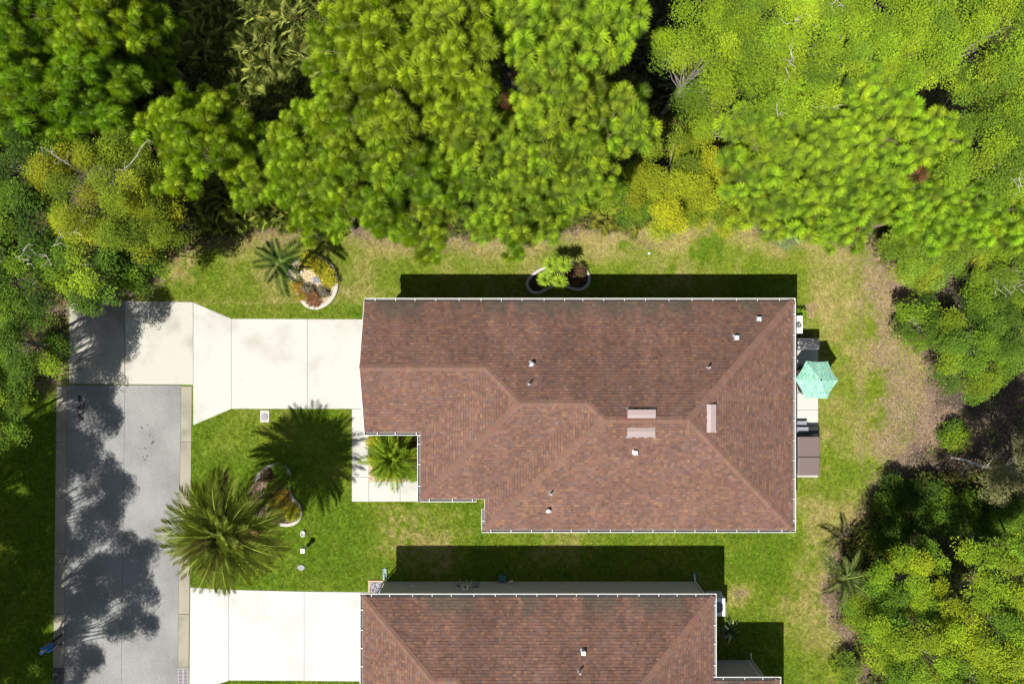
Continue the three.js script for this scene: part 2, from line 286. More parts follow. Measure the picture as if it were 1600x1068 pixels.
for (const [f, out, label] of [[rl, -17, 'dark slotted storm drain grate in the shaded west gutter'], [rr, 17.5, 'slotted storm drain grate in the sunny east gutter beside the driveway']]) {
  const a = X(Math.min(f(1058) + Math.sign(out) * 0.6, f(1058) + out)), b = X(Math.max(f(1058) + Math.sign(out) * 0.6, f(1058) + out)), z0 = Z(1043), z1 = Z(1074.5);
  const t = thing('storm_drain', label, 'storm drain', [(a + b) / 2, 0, (z0 + z1) / 2]), w = (b - a) / 2, d = (z1 - z0) / 2;
  mesh('frame', merged([boxGeo(-w, w, -0.05, 0.034, -d, -d + 0.05), boxGeo(-w, w, -0.05, 0.034, d - 0.05, d), boxGeo(-w, -w + 0.05, -0.05, 0.034, -d + 0.05, d - 0.05), boxGeo(w - 0.05, w, -0.05, 0.034, -d + 0.05, d - 0.05), boxGeo(-0.03, 0.03, -0.05, 0.034, -d + 0.05, d - 0.05)]), M.grate, t);
  mesh('pit', boxGeo(-w + 0.05, w - 0.05, -0.02, 0.004, -d + 0.05, d - 0.05), M.hole, t);
  const bar = boxGeo(-(w - 0.08) / 2, (w - 0.08) / 2, 0.0, 0.033, -0.018, 0.018);
  for (const sx of [-1, 1]) for (let k = 0; k < 13; k++) { const m = mesh('bar', bar, M.grate, t); m.position.set(sx * (w - 0.02) / 2, 0, -d + 0.09 + k * ((2 * d - 0.18) / 12)); }
}
// turning pad and the main driveway
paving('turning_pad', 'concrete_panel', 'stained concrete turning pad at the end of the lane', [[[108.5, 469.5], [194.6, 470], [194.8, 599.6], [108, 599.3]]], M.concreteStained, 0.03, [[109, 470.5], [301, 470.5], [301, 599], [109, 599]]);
{
  const dw = paving('driveway', 'concrete_panel', 'pale concrete driveway of the main house with a flared mouth', [[[195.4, 470], [301.4, 472], [301.6, 600.6], [283, 600.2], [195.6, 599.8]]], M.concreteOld, 0.03);
  paving('', 'concrete_panel', '', [[[302, 472.3], [361.2, 497.6], [361.2, 638.3], [302, 663.6]], [[361.6, 497.8], [480, 498.3], [480, 638.2], [361.6, 638.2]], [[480.5, 498.3], [604, 498.6], [604, 638.2], [480.5, 638.2]]], M.concrete, 0.032, [[303, 476], [361, 499], [603, 499.4], [603, 637.4], [362, 637.4], [303, 661]], dw);
  paving('front_walk', 'concrete_panel', 'concrete front walk bending round the planted square', [[[550, 638.7], [606, 638.7], [606, 664], [576, 664], [576, 679], [550, 679]], [[550, 679.4], [576, 679.4], [576, 745], [550, 745]], [[550, 745.4], [576, 745.4], [576, 783], [550, 783]], [[576.4, 752], [625, 752], [625, 783], [576.4, 783]], [[625.4, 752], [668, 752], [668, 783], [625.4, 783]]], M.concrete, 0.032, [[551, 640], [575, 640], [575, 753], [667, 753], [667, 782], [551, 782]]);
  const nd = [[[297.4, 917], [356.6, 920.6], [356.6, 1063], [340, 1068], [296, 1075]], [[357, 920.8], [475, 923.6], [475, 1062.6], [357, 1062.2]], [[475.4, 923.6], [596, 925], [596, 1064], [475.4, 1062.8]]];
  paving('driveway', 'concrete_panel', 'bright white concrete driveway of the lower neighbouring house', nd, M.concreteWhite, 0.032, [[298, 920], [357, 923], [595, 926], [595, 1062], [357, 1061], [298, 1066]]);
  paving('patio', 'concrete_panel', 'pale concrete patio slab along the east wall of the main house', [[[1190, 545], [1278, 545], [1278, 640], [1190, 640]], [[1190, 640.4], [1278, 640.4], [1278, 745], [1190, 745]]], M.concrete, 0.04);
}
// where no grass grows
const HARD = [[[108, 469], [302, 471], [362, 497], [610, 497.5], [610, 640], [577, 640], [577, 751], [670, 751], [670, 784], [549, 784], [549, 639], [362, 639], [302, 665], [302, 604], [296, 917], [357, 920], [600, 923], [600, 1064], [357, 1063], [296, 1078], [294, 1300], [80, 1300], [88, 600], [108, 600]], [[1180, 544], [1279, 544], [1279, 746], [1180, 746]], [[576, 670], [660, 670], [660, 760], [576, 760]], [[1128, 977], [1143, 977], [1143, 996], [1128, 996]]];

// ---------------------------------------------------------------- planting beds
function curve(pts, n, closed = true) { return new THREE.CatmullRomCurve3(pts.map(([a, b]) => new THREE.Vector3(X(a), 0, Z(b))), closed, 'centripetal').getPoints(n); }
function bed(label, soilMat, pts, width, high, closed = true, outline = pts) {
  const t = thing('planting_bed', label, 'planting bed'), c = curve(pts, 110, closed), n = closed ? 110 : c.length, prof = [[-width / 2, -0.02], [-width / 2, high - 0.025], [-width / 2 + 0.03, high], [width / 2 - 0.03, high], [width / 2, high - 0.025], [width / 2, -0.02]];
  const pos = [], idx = [], uv = [];
  for (let i = 0; i < c.length; i++) {
    const a = closed ? c[(i + n - 1) % n] : c[Math.max(0, i - 1)], b = closed ? c[(i + 1) % n] : c[Math.min(c.length - 1, i + 1)]; const dx = b.x - a.x, dz = b.z - a.z, l = Math.hypot(dx, dz), nx = -dz / l, nz = dx / l;
    for (const [o, y] of prof) { pos.push(c[i].x + nx * o, y, c[i].z + nz * o); uv.push(c[i].x + o, c[i].z + y); }
    if (i) for (let k = 0; k + 1 < prof.length; k++) { const p = (i - 1) * prof.length + k, q = p + prof.length; idx.push(p, p + 1, q, p + 1, q + 1, q); }
  }
  if (!closed) for (const s of [0, (c.length - 1) * prof.length]) for (let k = 1; k + 1 < prof.length; k++) idx.push(s, s + k, s + k + 1);
  let g = new THREE.BufferGeometry(); g.setAttribute('position', new THREE.Float32BufferAttribute(pos, 3)); g.setAttribute('uv', new THREE.Float32BufferAttribute(uv, 2)); g.setIndex(idx); g = g.toNonIndexed(); g.computeVertexNormals();
  mesh('curb_edging', g, M.curb, t);
  mesh('mulch', slabGeo(curve(outline, 60).map((p) => [p.x, p.z]), -0.05, 0.045, 0), soilMat, t);
  return t;
}
const BED1 = [[452, 428], [463, 444], [468, 462], [480, 477], [495, 480.5], [512, 473], [523.5, 457], [526, 434], [518, 416], [505, 405], [492, 399.5], [478, 402], [462, 412]];
const BED2 = [[823.5, 444], [830, 455], [841, 457.5], [853, 452], [868, 446], [882, 446], [894, 450.5], [907, 452], [917, 446], [920.5, 435], [916, 423], [905, 415], [892, 412.5], [876, 414], [858, 417], [843, 422], [829, 433]];
const BED3 = [[398, 752], [405, 741], [416, 731], [430, 725.5], [443, 728], [451, 738], [452.5, 752], [452, 766], [458, 779], [467, 789], [470, 803], [464, 814], [452, 819], [438, 818.5]];
bed('teardrop bed of pale stone with white concrete edging left of the main house', M.tan, BED1, 0.2, 0.12);
bed('kidney shaped bed of dark mulch with concrete edging on the north lawn', M.mulchDark, BED2, 0.16, 0.12);
bed('kidney shaped bed with wavy concrete edging under the big feathery palm', M.mulchBrown, BED3, 0.18, 0.12, false, [...BED3, [412, 812], [392, 800], [386, 775]]);
{
  const t = thing('planting_bed', 'square planted bed of tan gravel tucked beside the front walk', 'planting bed');
  mesh('gravel', slabGeo(poly([[576.3, 664], [672, 664], [672, 751.6], [576.3, 751.6]]), -0.05, 0.03, 0), M.tan, t);
  const g = thing('planting_bed', 'small tan edged square of white and violet pebbles by the neighbouring house corner', 'planting bed', [X(588), 0, Z(918)]);
  mesh('edging', merged([boxGeo(-0.42, 0.42, 0, 0.09, -0.42, -0.34), boxGeo(-0.42, -0.34, 0, 0.09, -0.34, 0.5), boxGeo(0.34, 0.42, 0, 0.09, -0.34, 0.5)]), M.tan, g);
  mesh('bed_base', boxGeo(-0.34, 0.34, 0, 0.03, -0.34, 0.5), M.slate, g);
}
const bedPts = [BED1, BED2, [...BED3, [412, 812], [392, 800], [386, 775]]];
function onHard(px, py) { for (const h of HARD) if (inside(h, px, py)) return true; for (const b of bedPts) if (inside(b, px, py)) return true; return false; }

// stones: low irregular solids, many copies
function stoneGeo(seed, flat = 0.55) { const r = rng(seed), g = new THREE.IcosahedronGeometry(1, 0), p = g.attributes.position, h = {}; for (let i = 0; i < p.count; i++) { const k = [p.getX(i), p.getY(i), p.getZ(i)].map((v) => v.toFixed(3)).join(); h[k] ??= 0.75 + r() * 0.4; p.setXYZ(i, p.getX(i) * h[k], p.getY(i) * h[k] * flat, p.getZ(i) * h[k]); } g.computeVertexNormals(); return g; }
const DUMMY = new THREE.Object3D(), COL = new THREE.Color();
function scatter(name, geo, mat, items, parent = scene) {   // items: [x, y, z, rx, ry, rz, scale, [r, g, b]]
  const m = new THREE.InstancedMesh(geo, mat, items.length); m.name = parent === scene ? numbered(name) : name; m.userData.kind = 'stuff'; shade(m);
  items.forEach((t, i) => { DUMMY.position.set(t[0], t[1], t[2]); DUMMY.rotation.set(t[3], t[4], t[5], 'YXZ'); DUMMY.scale.setScalar(t[6]); DUMMY.updateMatrix(); m.setMatrixAt(i, DUMMY.matrix); m.setColorAt(i, COL.setRGB(...t[7]).multiplyScalar(TONE)); });
  parent.add(m); return m;
}
const plainLeafless = std({ roughness: 0.9 });
{
  const r = rng(31), st = stoneGeo(5), a = [], b = [], c = [], d = [], e = [];
  const fill = (pts, n, out, size, cols) => { const xs = pts.map((p) => p[0]), ys = pts.map((p) => p[1]), x0 = Math.min(...xs), x1 = Math.max(...xs), y0 = Math.min(...ys), y1 = Math.max(...ys); while (out.length < n) { const x = lerp(x0, x1, r()), y = lerp(y0, y1, r()); if (!inside(pts, x, y)) continue; const k = cols[(r() * cols.length) | 0], f = 0.7 + r() * 0.6; out.push([X(x), 0.05, Z(y), r() * 3, r() * 6.3, r() * 3, size * (0.6 + r() * 0.8), k.map((v) => v * f)]); } };
  fill(BED1, 2600, a, 0.035, [[0.52, 0.38, 0.21], [0.58, 0.47, 0.3], [0.42, 0.3, 0.17], [0.62, 0.55, 0.42]]);
  fill(BED2, 1500, b, 0.04, [[0.05, 0.03, 0.025], [0.085, 0.05, 0.04], [0.03, 0.02, 0.02]]);
  fill(bedPts[2], 2600, c, 0.04, [[0.2, 0.12, 0.1], [0.27, 0.17, 0.14], [0.12, 0.075, 0.06], [0.3, 0.24, 0.17]]);
  fill([[577, 664], [660, 664], [660, 751], [577, 751]], 3200, d, 0.036, [[0.52, 0.4, 0.24], [0.6, 0.5, 0.34], [0.4, 0.28, 0.17], [0.45, 0.25, 0.14]]);
  fill([[579, 909], [597, 909], [597, 930], [579, 930]], 420, e, 0.03, [[0.62, 0.6, 0.62], [0.25, 0.2, 0.33], [0.5, 0.48, 0.52], [0.12, 0.11, 0.17]]);
  scatter('gravel', st, plainLeafless, a).userData.label = 'tan pea gravel filling the teardrop bed';
  scatter('mulch', st, plainLeafless, b).userData.label = 'dark bark mulch filling the kidney bed on the north lawn';
  scatter('mulch', st, plainLeafless, c).userData.label = 'reddish brown bark mulch under the big feathery palm';
  scatter('gravel', st, plainLeafless, d).userData.label = 'tan gravel in the square bed beside the front walk';
  scatter('gravel', st, plainLeafless, e).userData.label = 'white and violet pebbles at the neighbouring house corner';
}

// ---------------------------------------------------------------- houses
const EAVE = 3.05, PITCH = 1 / 3, EXPO = 0.1357;
const C_SH = [[0.195, 0.105, 0.075], [0.175, 0.088, 0.068], [0.245, 0.135, 0.082], [0.155, 0.095, 0.082], [0.135, 0.095, 0.092], [0.205, 0.118, 0.098], [0.115, 0.078, 0.07], [0.165, 0.115, 0.108], [0.26, 0.155, 0.095]];
const SH_W = [0.2, 0.36, 0.45, 0.60, 0.71, 0.83, 0.90, 0.965, 1];
const C_CAP = [[0.165, 0.092, 0.068], [0.158, 0.09, 0.067], [0.17, 0.097, 0.072], [0.152, 0.088, 0.069]];
function clipPoly(subject, clip) {                     // convex clip, both [x, z]
  let area = 0; for (let i = 0, j = clip.length - 1; i < clip.length; j = i++) area += clip[j][0] * clip[i][1] - clip[i][0] * clip[j][1];
  const s = Math.sign(area); let out = subject;
  for (let i = 0, j = clip.length - 1; i < clip.length && out.length; j = i++) {
    const [ax, az] = clip[j], [bx, bz] = clip[i], side = (p) => s * ((bx - ax) * (p[1] - az) - (bz - az) * (p[0] - ax)), inp = out; out = [];
    for (let k = 0, q = inp.length - 1; k < inp.length; q = k++) { const a = inp[q], b = inp[k], da = side(a), db = side(b); if (da >= 0 !== db >= 0) { const t = da / (da - db); out.push([a[0] + (b[0] - a[0]) * t, a[1] + (b[1] - a[1]) * t]); } if (db >= 0) out.push(b); }
  }
  return out;
}
// face: { dir: 'N' | 'S' | 'E' | 'W', at: eave coordinate, polys: convex plan polygons }
function roofFace(parent, face, seed, name = 'shingles') {
  const r = rng(seed), b = new MB(), horiz = face.dir === 'N' || face.dir === 'S', sgn = face.dir === 'N' || face.dir === 'W' ? 1 : -1;   // sgn: uphill along + or - of the axis
  const all = face.polys.flat(), us = all.map((p) => p[horiz ? 0 : 1]), u0 = Math.min(...us), u1 = Math.max(...us), ts = all.map((p) => sgn * (p[horiz ? 1 : 0] - face.at)), tMax = Math.max(...ts);
  const H = (p) => EAVE + PITCH * sgn * (p[horiz ? 1 : 0] - face.at);
  const pt = (u, t) => (horiz ? [u, face.at + sgn * t] : [face.at + sgn * t, u]);
  for (let row = 0; row * EXPO < tMax; row++) {
    const t0 = row * EXPO, t1 = t0 + EXPO; let u = u0 - r() * 0.3;
    while (u < u1) {
      const w = 0.08 + r() * 0.15, k = r(), ci = SH_W.findIndex((x) => k <= x), big = fbm((u + seed * 13) / 1.1, t0 / 0.8 + seed, 3), streak = fbm(u / 0.5 + seed * 3, t0 / 6, 3);
      let f = (0.84 + r() * 0.28) * (0.86 + 0.28 * big) * (0.93 + 0.14 * streak); let c = mix3(C_SH[ci], [0.178, 0.105, 0.084], 0.45).map((v, q) => v * f * [0.83, 0.80, 0.765][q]);
      if (face.dir === 'N') { c = c.map((v) => v * lerp(0.98, 0.8, smooth(0.3, 0.6, 0.6 * fbm(u / 2.2 + seed, t0 / 3.5, 3) + 0.4 * fbm(u / 0.35 + seed, t0 / 5, 2)))); const moss = smooth(1.1, 0, t0) * smooth(0.42, 0.62, fbm(u / 0.9 + 5, seed, 3)); c = mix3(c, [0.055, 0.06, 0.045], moss * 0.6); }  // north slopes streaked darker in colour to deepen their shade; eave moss apart
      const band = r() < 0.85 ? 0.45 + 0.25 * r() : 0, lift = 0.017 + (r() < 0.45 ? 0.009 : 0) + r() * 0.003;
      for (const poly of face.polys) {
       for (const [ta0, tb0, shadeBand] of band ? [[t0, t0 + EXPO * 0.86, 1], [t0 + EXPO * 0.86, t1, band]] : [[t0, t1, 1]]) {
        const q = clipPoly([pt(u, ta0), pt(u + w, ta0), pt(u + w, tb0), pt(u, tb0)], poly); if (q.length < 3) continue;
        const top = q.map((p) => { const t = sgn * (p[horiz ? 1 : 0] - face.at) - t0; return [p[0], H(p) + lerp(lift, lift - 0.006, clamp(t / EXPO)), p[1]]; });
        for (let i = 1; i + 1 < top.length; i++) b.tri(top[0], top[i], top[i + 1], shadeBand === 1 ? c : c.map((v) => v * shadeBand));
        for (let i = 0, j = top.length - 1; i < top.length; j = i++) {   // butt edge, its colour darkened to deepen the shadow line
          const a = q[j], d = q[i], ta = sgn * (a[horiz ? 1 : 0] - face.at) - t0, td = sgn * (d[horiz ? 1 : 0] - face.at) - t0;
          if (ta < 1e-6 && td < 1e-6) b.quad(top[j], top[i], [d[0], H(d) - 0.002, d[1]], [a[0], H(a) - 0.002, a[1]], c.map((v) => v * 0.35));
        }
       }
      }
      u += w;
    }
  }
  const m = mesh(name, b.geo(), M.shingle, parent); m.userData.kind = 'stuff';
  return m;
}
function orient(b) { return b; }
function capLine(parent, a, b, seed) {                  // overlapping bent caps from a to b (3-D points, going uphill)
  const r = rng(seed), L = Math.hypot(b[0] - a[0], b[1] - a[1], b[2] - a[2]), n = Math.max(1, Math.round(L / 0.14)), T = new THREE.Vector3(b[0] - a[0], b[1] - a[1], b[2] - a[2]).normalize(), side = new THREE.Vector3(-T.z, 0, T.x).normalize(), hipish = Math.abs(T.y) > 0.01, fall = hipish ? 0.235 : PITCH, o = new MB();
  for (let i = 0; i < n; i++) {
    const c = C_CAP[(r() * 4) | 0].map((v) => v * (0.9 + r() * 0.16)), s0 = (i / n) * L - 0.01, s1 = ((i + 1) / n) * L + 0.02, w = 0.165;
    const P = (s, k, lift) => [a[0] + T.x * s + side.x * w * k, a[1] + T.y * s - Math.abs(k) * w * fall + lift, a[2] + T.z * s + side.z * w * k];
    for (const k of [-1, 1]) {
      const A = P(s0, 0, 0.045), B = P(s0, k, 0.036), C = P(s1, k, 0.022), D = P(s1, 0, 0.03);
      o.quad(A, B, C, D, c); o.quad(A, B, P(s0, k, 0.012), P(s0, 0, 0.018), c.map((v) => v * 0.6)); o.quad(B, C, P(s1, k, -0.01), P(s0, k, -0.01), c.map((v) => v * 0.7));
    }
  }
  mesh(hipish ? 'hip_cap' : 'ridge_cap', o.geo(), M.shingle, parent);
}
function gutter(house, a, b, out, seed, skip = 0) {     // along the eave from a to b, out = outward unit [x, z]
  const L = Math.hypot(b[0] - a[0], b[1] - a[1]), t = [(b[0] - a[0]) / L, (b[1] - a[1]) / L], g = group('gutter', house), r = rng(seed), y1 = EAVE - 0.015, y0 = y1 - 0.11;
  const P = (s, o, y) => [a[0] + t[0] * s + out[0] * o, y, a[1] + t[1] * s + out[1] * o];
  const bar = (s0, s1, o0, o1, ya, yb) => { const m = new MB(), c = [P(s0, o0, ya), P(s1, o0, ya), P(s1, o1, ya), P(s0, o1, ya), P(s0, o0, yb), P(s1, o0, yb), P(s1, o1, yb), P(s0, o1, yb)]; for (const f of [[0, 1, 2, 3], [4, 5, 6, 7], [0, 1, 5, 4], [1, 2, 6, 5], [2, 3, 7, 6], [3, 0, 4, 7]]) m.quad(...f.map((i) => c[i])); return m.geo(); };
  mesh('trough', merged([bar(0, L, 0.135, 0.160, y0, y1), bar(0, L, 0.005, 0.1348, y0, y0 + 0.008), bar(0, L, -0.004, 0.0048, y0, y1 - 0.02), bar(-0.002, 0.008, 0.005, 0.1348, y0 + 0.0082, y1 - 0.004), bar(L - 0.008, L + 0.002, 0.005, 0.1348, y0 + 0.0082, y1 - 0.004)]), M.white, g);
  mesh('leaf_debris', bar(0.02, L - 0.02, 0.006, 0.134, y0 + 0.0085, y0 + 0.014), M.gutterSilt, g).userData.kind = 'stuff';
  const hang = bar(0, 0.026, 0.006, 0.134, y1 - 0.012, y1 - 0.001);
  for (let s = 0.35 + r() * 0.3; s < L - 0.1; s += 0.88 + r() * 0.3) { if (s < skip) continue; const m = mesh('bracket', hang, M.white, g); m.position.set(t[0] * s, 0, t[1] * s); }
  return g;
}
function downspout(house, eave, wall, ex, ez) {          // from the gutter to the wall's foot
  mesh('downspout', tube([[eave[0], EAVE - 0.12, eave[1]], [lerp(eave[0], wall[0], 0.15), EAVE - 0.22, lerp(eave[1], wall[1], 0.15)], [lerp(eave[0], wall[0], 0.95), EAVE - 0.6, lerp(eave[1], wall[1], 0.95)], [wall[0], EAVE - 0.72, wall[1]], [wall[0], 0.25, wall[1]], [wall[0] + ex * 0.06, 0.15, wall[1] + ez * 0.06], [wall[0] + ex * 0.35, 0.06, wall[1] + ez * 0.35]], [0.042, 0.042, 0.042, 0.042, 0.042, 0.042, 0.042], 6), M.trim, house);
}
function frameAlong(a, b, x) { return [lerp(a[0], b[0], x), lerp(a[1], b[1], x)]; }
function windowIn(parent, name, cx, cz, nx, nz, w, y0, y1, door = false) {  // a window set proud of a wall that faces (nx, nz)
  const g = group(name, parent), tx = -nz, tz = nx; g.position.set(cx, 0, cz); g.rotation.y = Math.atan2(nx, nz);
  mesh('frame', merged([boxGeo(-w / 2, w / 2, y1 - 0.06, y1, -0.02, 0.05), boxGeo(-w / 2, w / 2, y0, y0 + 0.06, -0.02, 0.05), boxGeo(-w / 2, -w / 2 + 0.06, y0 + 0.06, y1 - 0.06, -0.02, 0.05), boxGeo(w / 2 - 0.06, w / 2, y0 + 0.06, y1 - 0.06, -0.02, 0.05)]), M.white, g);
  mesh('pane', boxGeo(-w / 2 + 0.06, w / 2 - 0.06, y0 + 0.06, y1 - 0.06, 0.005, 0.018), door ? M.whiteMatte : M.glass, g);
  if (!door) mesh('blind', boxGeo(-w / 2 + 0.06, w / 2 - 0.06, y0 + 0.06, y1 - 0.06, -0.012, 0.002), M.dark, g);
  return g;
}
function wallsOf(house, pts, mat) { mesh('wall', slabGeo(pts, -0.1, EAVE - 0.16, 0), mat, house); }
function soffit(house, pts) { mesh('soffit', slabGeo(pts, EAVE - 0.15, EAVE - 0.11, 0), M.soffit, house); }
function roofBase(roof, faces) {                         // plywood deck just below the shingles
  const b = new MB();
  for (const f of faces) { const horiz = f.dir === 'N' || f.dir === 'S', s = f.dir === 'N' || f.dir === 'W' ? 1 : -1; for (const p of f.polys) { const v = p.map((q) => [q[0], EAVE + PITCH * s * (q[horiz ? 1 : 0] - f.at) - 0.012, q[1]]); for (let i = 1; i + 1 < v.length; i++) b.tri(v[0], v[i], v[i + 1]); } }
  mesh('deck', b.geo(), std({ color: rgb(0.05, 0.04, 0.035), side: THREE.DoubleSide }), roof);
}
const up = (x, z, d) => [x, EAVE + PITCH * d, z];

// roof fittings, sub-parts of a roof: y is the roof's height under them
function boxVent(roof, x, z, dir, h, round = false) {
  const s = dir === 'N' ? -1 : 1, g = new THREE.Group(), slope = Math.atan(PITCH) * -s;
  const fl = boxGeo(-0.2, 0.2, 0, 0.012, -0.2, 0.2); fl.rotateX(-slope);
  const parts = round ? [fl, cyl(0.10, 0.10, 0.24, 14, 0, 0.12, 0), cyl(0.15, 0.16, 0.07, 16, 0, 0.27, 0), new THREE.SphereGeometry(0.15, 14, 6, 0, 6.3, 0, 1.57).scale(1, 0.35, 1).translate(0, 0.305, 0)] : [fl, boxGeo(-0.13, 0.13, -0.03, 0.2, -0.12, 0.12, 0.01), boxGeo(-0.155, 0.155, 0.2, 0.245, -0.15, 0.15, 0.012)];
  const m = mesh('roof_vent', merged(parts), M.galv, roof); m.scale.setScalar(0.7); m.position.set(x, h + 0.012, z); return m;
}
function pipeVent(roof, x, z, dir, h) {
  const s = dir === 'N' ? -1 : 1, fl = new THREE.CylinderGeometry(0.16, 0.17, 0.012, 14); fl.rotateX(Math.atan(PITCH) * s);
  const m = mesh('vent_pipe', merged([cyl(0.055, 0.075, 0.1, 12, 0, 0.05, 0), cyl(0.042, 0.042, 0.36, 12, 0, 0.17, 0)]), M.lead, roof); mesh('vent_flashing', fl, M.ventBrown, roof).position.set(x, h + 0.02, z); m.position.set(x, h + 0.014, z); return m;
}
function ridgeVent(roof, x, z, turn, h) {                // off-ridge vent: a low wedge, open downhill (local +z)
  const b = new MB(), w = 0.66, P = [[-w, 0.10, -0.22], [w, 0.10, -0.22], [w, 0.115, 0.17], [-w, 0.115, 0.17]], y = (z_) => -PITCH * z_ ;
  const q = (x_, y_, z_) => [x_, y(z_) + y_, z_];
  b.quad(q(-w, 0.0, -0.25), q(w, 0, -0.25), q(w, 0.10, -0.06), q(-w, 0.10, -0.06)); b.quad(q(-w, 0.10, -0.06), q(w, 0.10, -0.06), q(w, 0.17, 0.19), q(-w, 0.17, 0.19));
  b.quad(q(-w, 0.17, 0.19), q(w, 0.17, 0.19), q(w, 0.12, 0.21), q(-w, 0.12, 0.21));
  for (const s of [-w, w]) { b.tri(q(s, 0, -0.25), q(s, 0.10, -0.06), q(s, 0, -0.06)); b.quad(q(s, 0, -0.06), q(s, 0.10, -0.06), q(s, 0.17, 0.19), q(s, 0.0, 0.19)); }
  const g = group('ridge_vent', roof); g.position.set(x, h + 0.016, z); g.rotation.y = turn;
  const hood = b.geo(), skirt = new MB(); skirt.quad(q(-w - 0.04, 0.004, 0.19), q(w + 0.04, 0.004, 0.19), q(w + 0.04, 0.004, 0.27), q(-w - 0.04, 0.004, 0.27)); skirt.quad(q(-w + 0.02, 0.0, 0.16), q(w - 0.02, 0, 0.16), q(w - 0.02, 0.13, 0.16), q(-w + 0.02, 0.13, 0.16));
  const m = mesh('ridge_vent', merged([hood, skirt.geo()]), new THREE.MeshStandardMaterial({ color: rgb(0.235, 0.18, 0.175), roughness: 0.5, side: THREE.DoubleSide }), roof); m.position.copy(g.position); m.rotation.y = turn; roof.remove(g); return m;
}

// --- the main house
const AX0 = -7.30, N1 = Z(470.5, EAVE), GS = Z(675, EAVE), AW = X(657, EAVE), AS = Z(779, EAVE), BW = X(757.5, EAVE), BS = Z(827, EAVE), BE = X(1239, EAVE);
{
  const house = thing('house', 'long single storey house under a brown hip roof, the upper whole one of the two', 'house'), roof = group('roof', house);
  const gz = (N1 + GS) / 2, dG = gz - N1, az = (N1 + AS) / 2, dA = az - N1, bz = (N1 + BS) / 2, dB = bz - N1;
  const xs = [[AX0, gz], [AW + dG, gz], [AW + dA, az], [BW + dA, az], [BW + dB, bz], [BE - dB, bz], [BE, N1]];
  const faces = [
    { dir: 'N', at: N1, polys: xs.slice(1).map((p, i) => [[xs[i][0], N1], [p[0], N1], p, xs[i]]).map((q) => q.filter((p, i) => i === 0 || p[0] !== q[i - 1][0] || p[1] !== q[i - 1][1])) },
    { dir: 'S', at: GS, polys: [[[AX0, GS], [AW, GS], [AW + dG, gz], [AX0, gz]]] },
    { dir: 'W', at: AW, polys: [[[AW, GS], [AW, AS], [AW + dA, az], [AW + dG, gz]]] },
    { dir: 'S', at: AS, polys: [[[AW, AS], [BW, AS], [BW + dA, az], [AW + dA, az]]] },
    { dir: 'W', at: BW, polys: [[[BW, AS], [BW, BS], [BW + dB, bz], [BW + dA, az]]] },
    { dir: 'S', at: BS, polys: [[[BW, BS], [BE, BS], [BE - dB, bz], [BW + dB, bz]]] },
    { dir: 'E', at: BE, polys: [[[BE, BS], [BE, N1], [BE - dB, bz]]] },
  ];
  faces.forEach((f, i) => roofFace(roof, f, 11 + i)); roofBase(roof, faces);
  capLine(roof, up(AX0, gz, dG), up(AW + dG, gz, dG), 1); capLine(roof, up(AW + dG, gz, dG), up(AW + dA, az, dA), 2); capLine(roof, up(AW + dA, az, dA), up(BW + dA, az, dA), 3);
  capLine(roof, up(BW + dA, az, dA), up(BW + dB, bz, dB), 4); capLine(roof, up(BW + dB, bz, dB), up(BE - dB, bz, dB), 5); capLine(roof, up(BE, N1, 0), up(BE - dB, bz, dB), 6);
  capLine(roof, up(BE, BS, 0), up(BE - dB, bz, dB), 7); capLine(roof, up(AW, AS, 0), up(AW + dA, az, dA), 8); capLine(roof, up(BW, BS, 0), up(BW + dB, bz, dB), 9);
  // rake boards of the west gable
  for (const [z0, z1] of [[N1, gz], [GS, gz]]) { const b = new MB(), h = (z) => EAVE + PITCH * Math.abs(z - z0), Q = (x, z, o) => [x, h(z) + o, z]; b.quad(Q(AX0 - 0.03, z0, 0.012), Q(AX0 - 0.03, z1, 0.012), Q(AX0 - 0.03, z1, -0.18), Q(AX0 - 0.03, z0, -0.18)); b.quad(Q(AX0 - 0.03, z0, 0.012), Q(AX0 - 0.03, z1, 0.012), Q(AX0 - 0.001, z1, 0.012), Q(AX0 - 0.001, z0, 0.012)); b.quad(Q(AX0 - 0.001, z0, 0.012), Q(AX0 - 0.001, z1, 0.012), Q(AX0 - 0.001, z1, -0.18), Q(AX0 - 0.001, z0, -0.18)); mesh('rake_board', b.geo(), M.white, roof); }
  const o = 0.42, W = [[AX0 + 0.32, N1 + o], [BE - o, N1 + o], [BE - o, BS - o], [BW + o, BS - o], [BW + o, AS - o], [AW + o, AS - o], [AW + o, GS - o], [AX0 + 0.32, GS - o]];
  wallsOf(house, W, M.stucco); soffit(house, [[AX0 + 0.02, N1 + 0.004], [BE - 0.004, N1 + 0.004], [BE - 0.004, BS - 0.004], [BW + 0.004, BS - 0.004], [BW + 0.004, AS - 0.004], [AW + 0.004, AS - 0.004], [AW + 0.004, GS - 0.004], [AX0 + 0.02, GS - 0.004]]);
  { const b = new MB(), x = AX0 + 0.32, e = EAVE - 0.16; b.tri([x, e, N1 + o], [x, e, GS - o], [x, e + PITCH * (dG - o) + 0.12, gz]); mesh('gable_wall', b.geo(), std({ color: rgb(0.4, 0.385, 0.34), side: THREE.DoubleSide }), house); }
  gutter(house, [AX0, N1], [BE + 0.15, N1], [0, -1], 1); gutter(house, [BE, N1 - 0.0], [BE, BS], [1, 0], 2); gutter(house, [BW - 0.15, BS], [BE + 0.165, BS], [0, 1], 3); gutter(house, [BW, AS + 0.5], [BW, BS], [-1, 0], 4);
  gutter(house, [AW, AS], [BW - 0.42, AS], [0, 1], 5); gutter(house, [AW, GS + 0.17], [AW, AS + 0.165], [-1, 0], 6); gutter(house, [AX0, GS], [AW - 0.001, GS], [0, 1], 7);
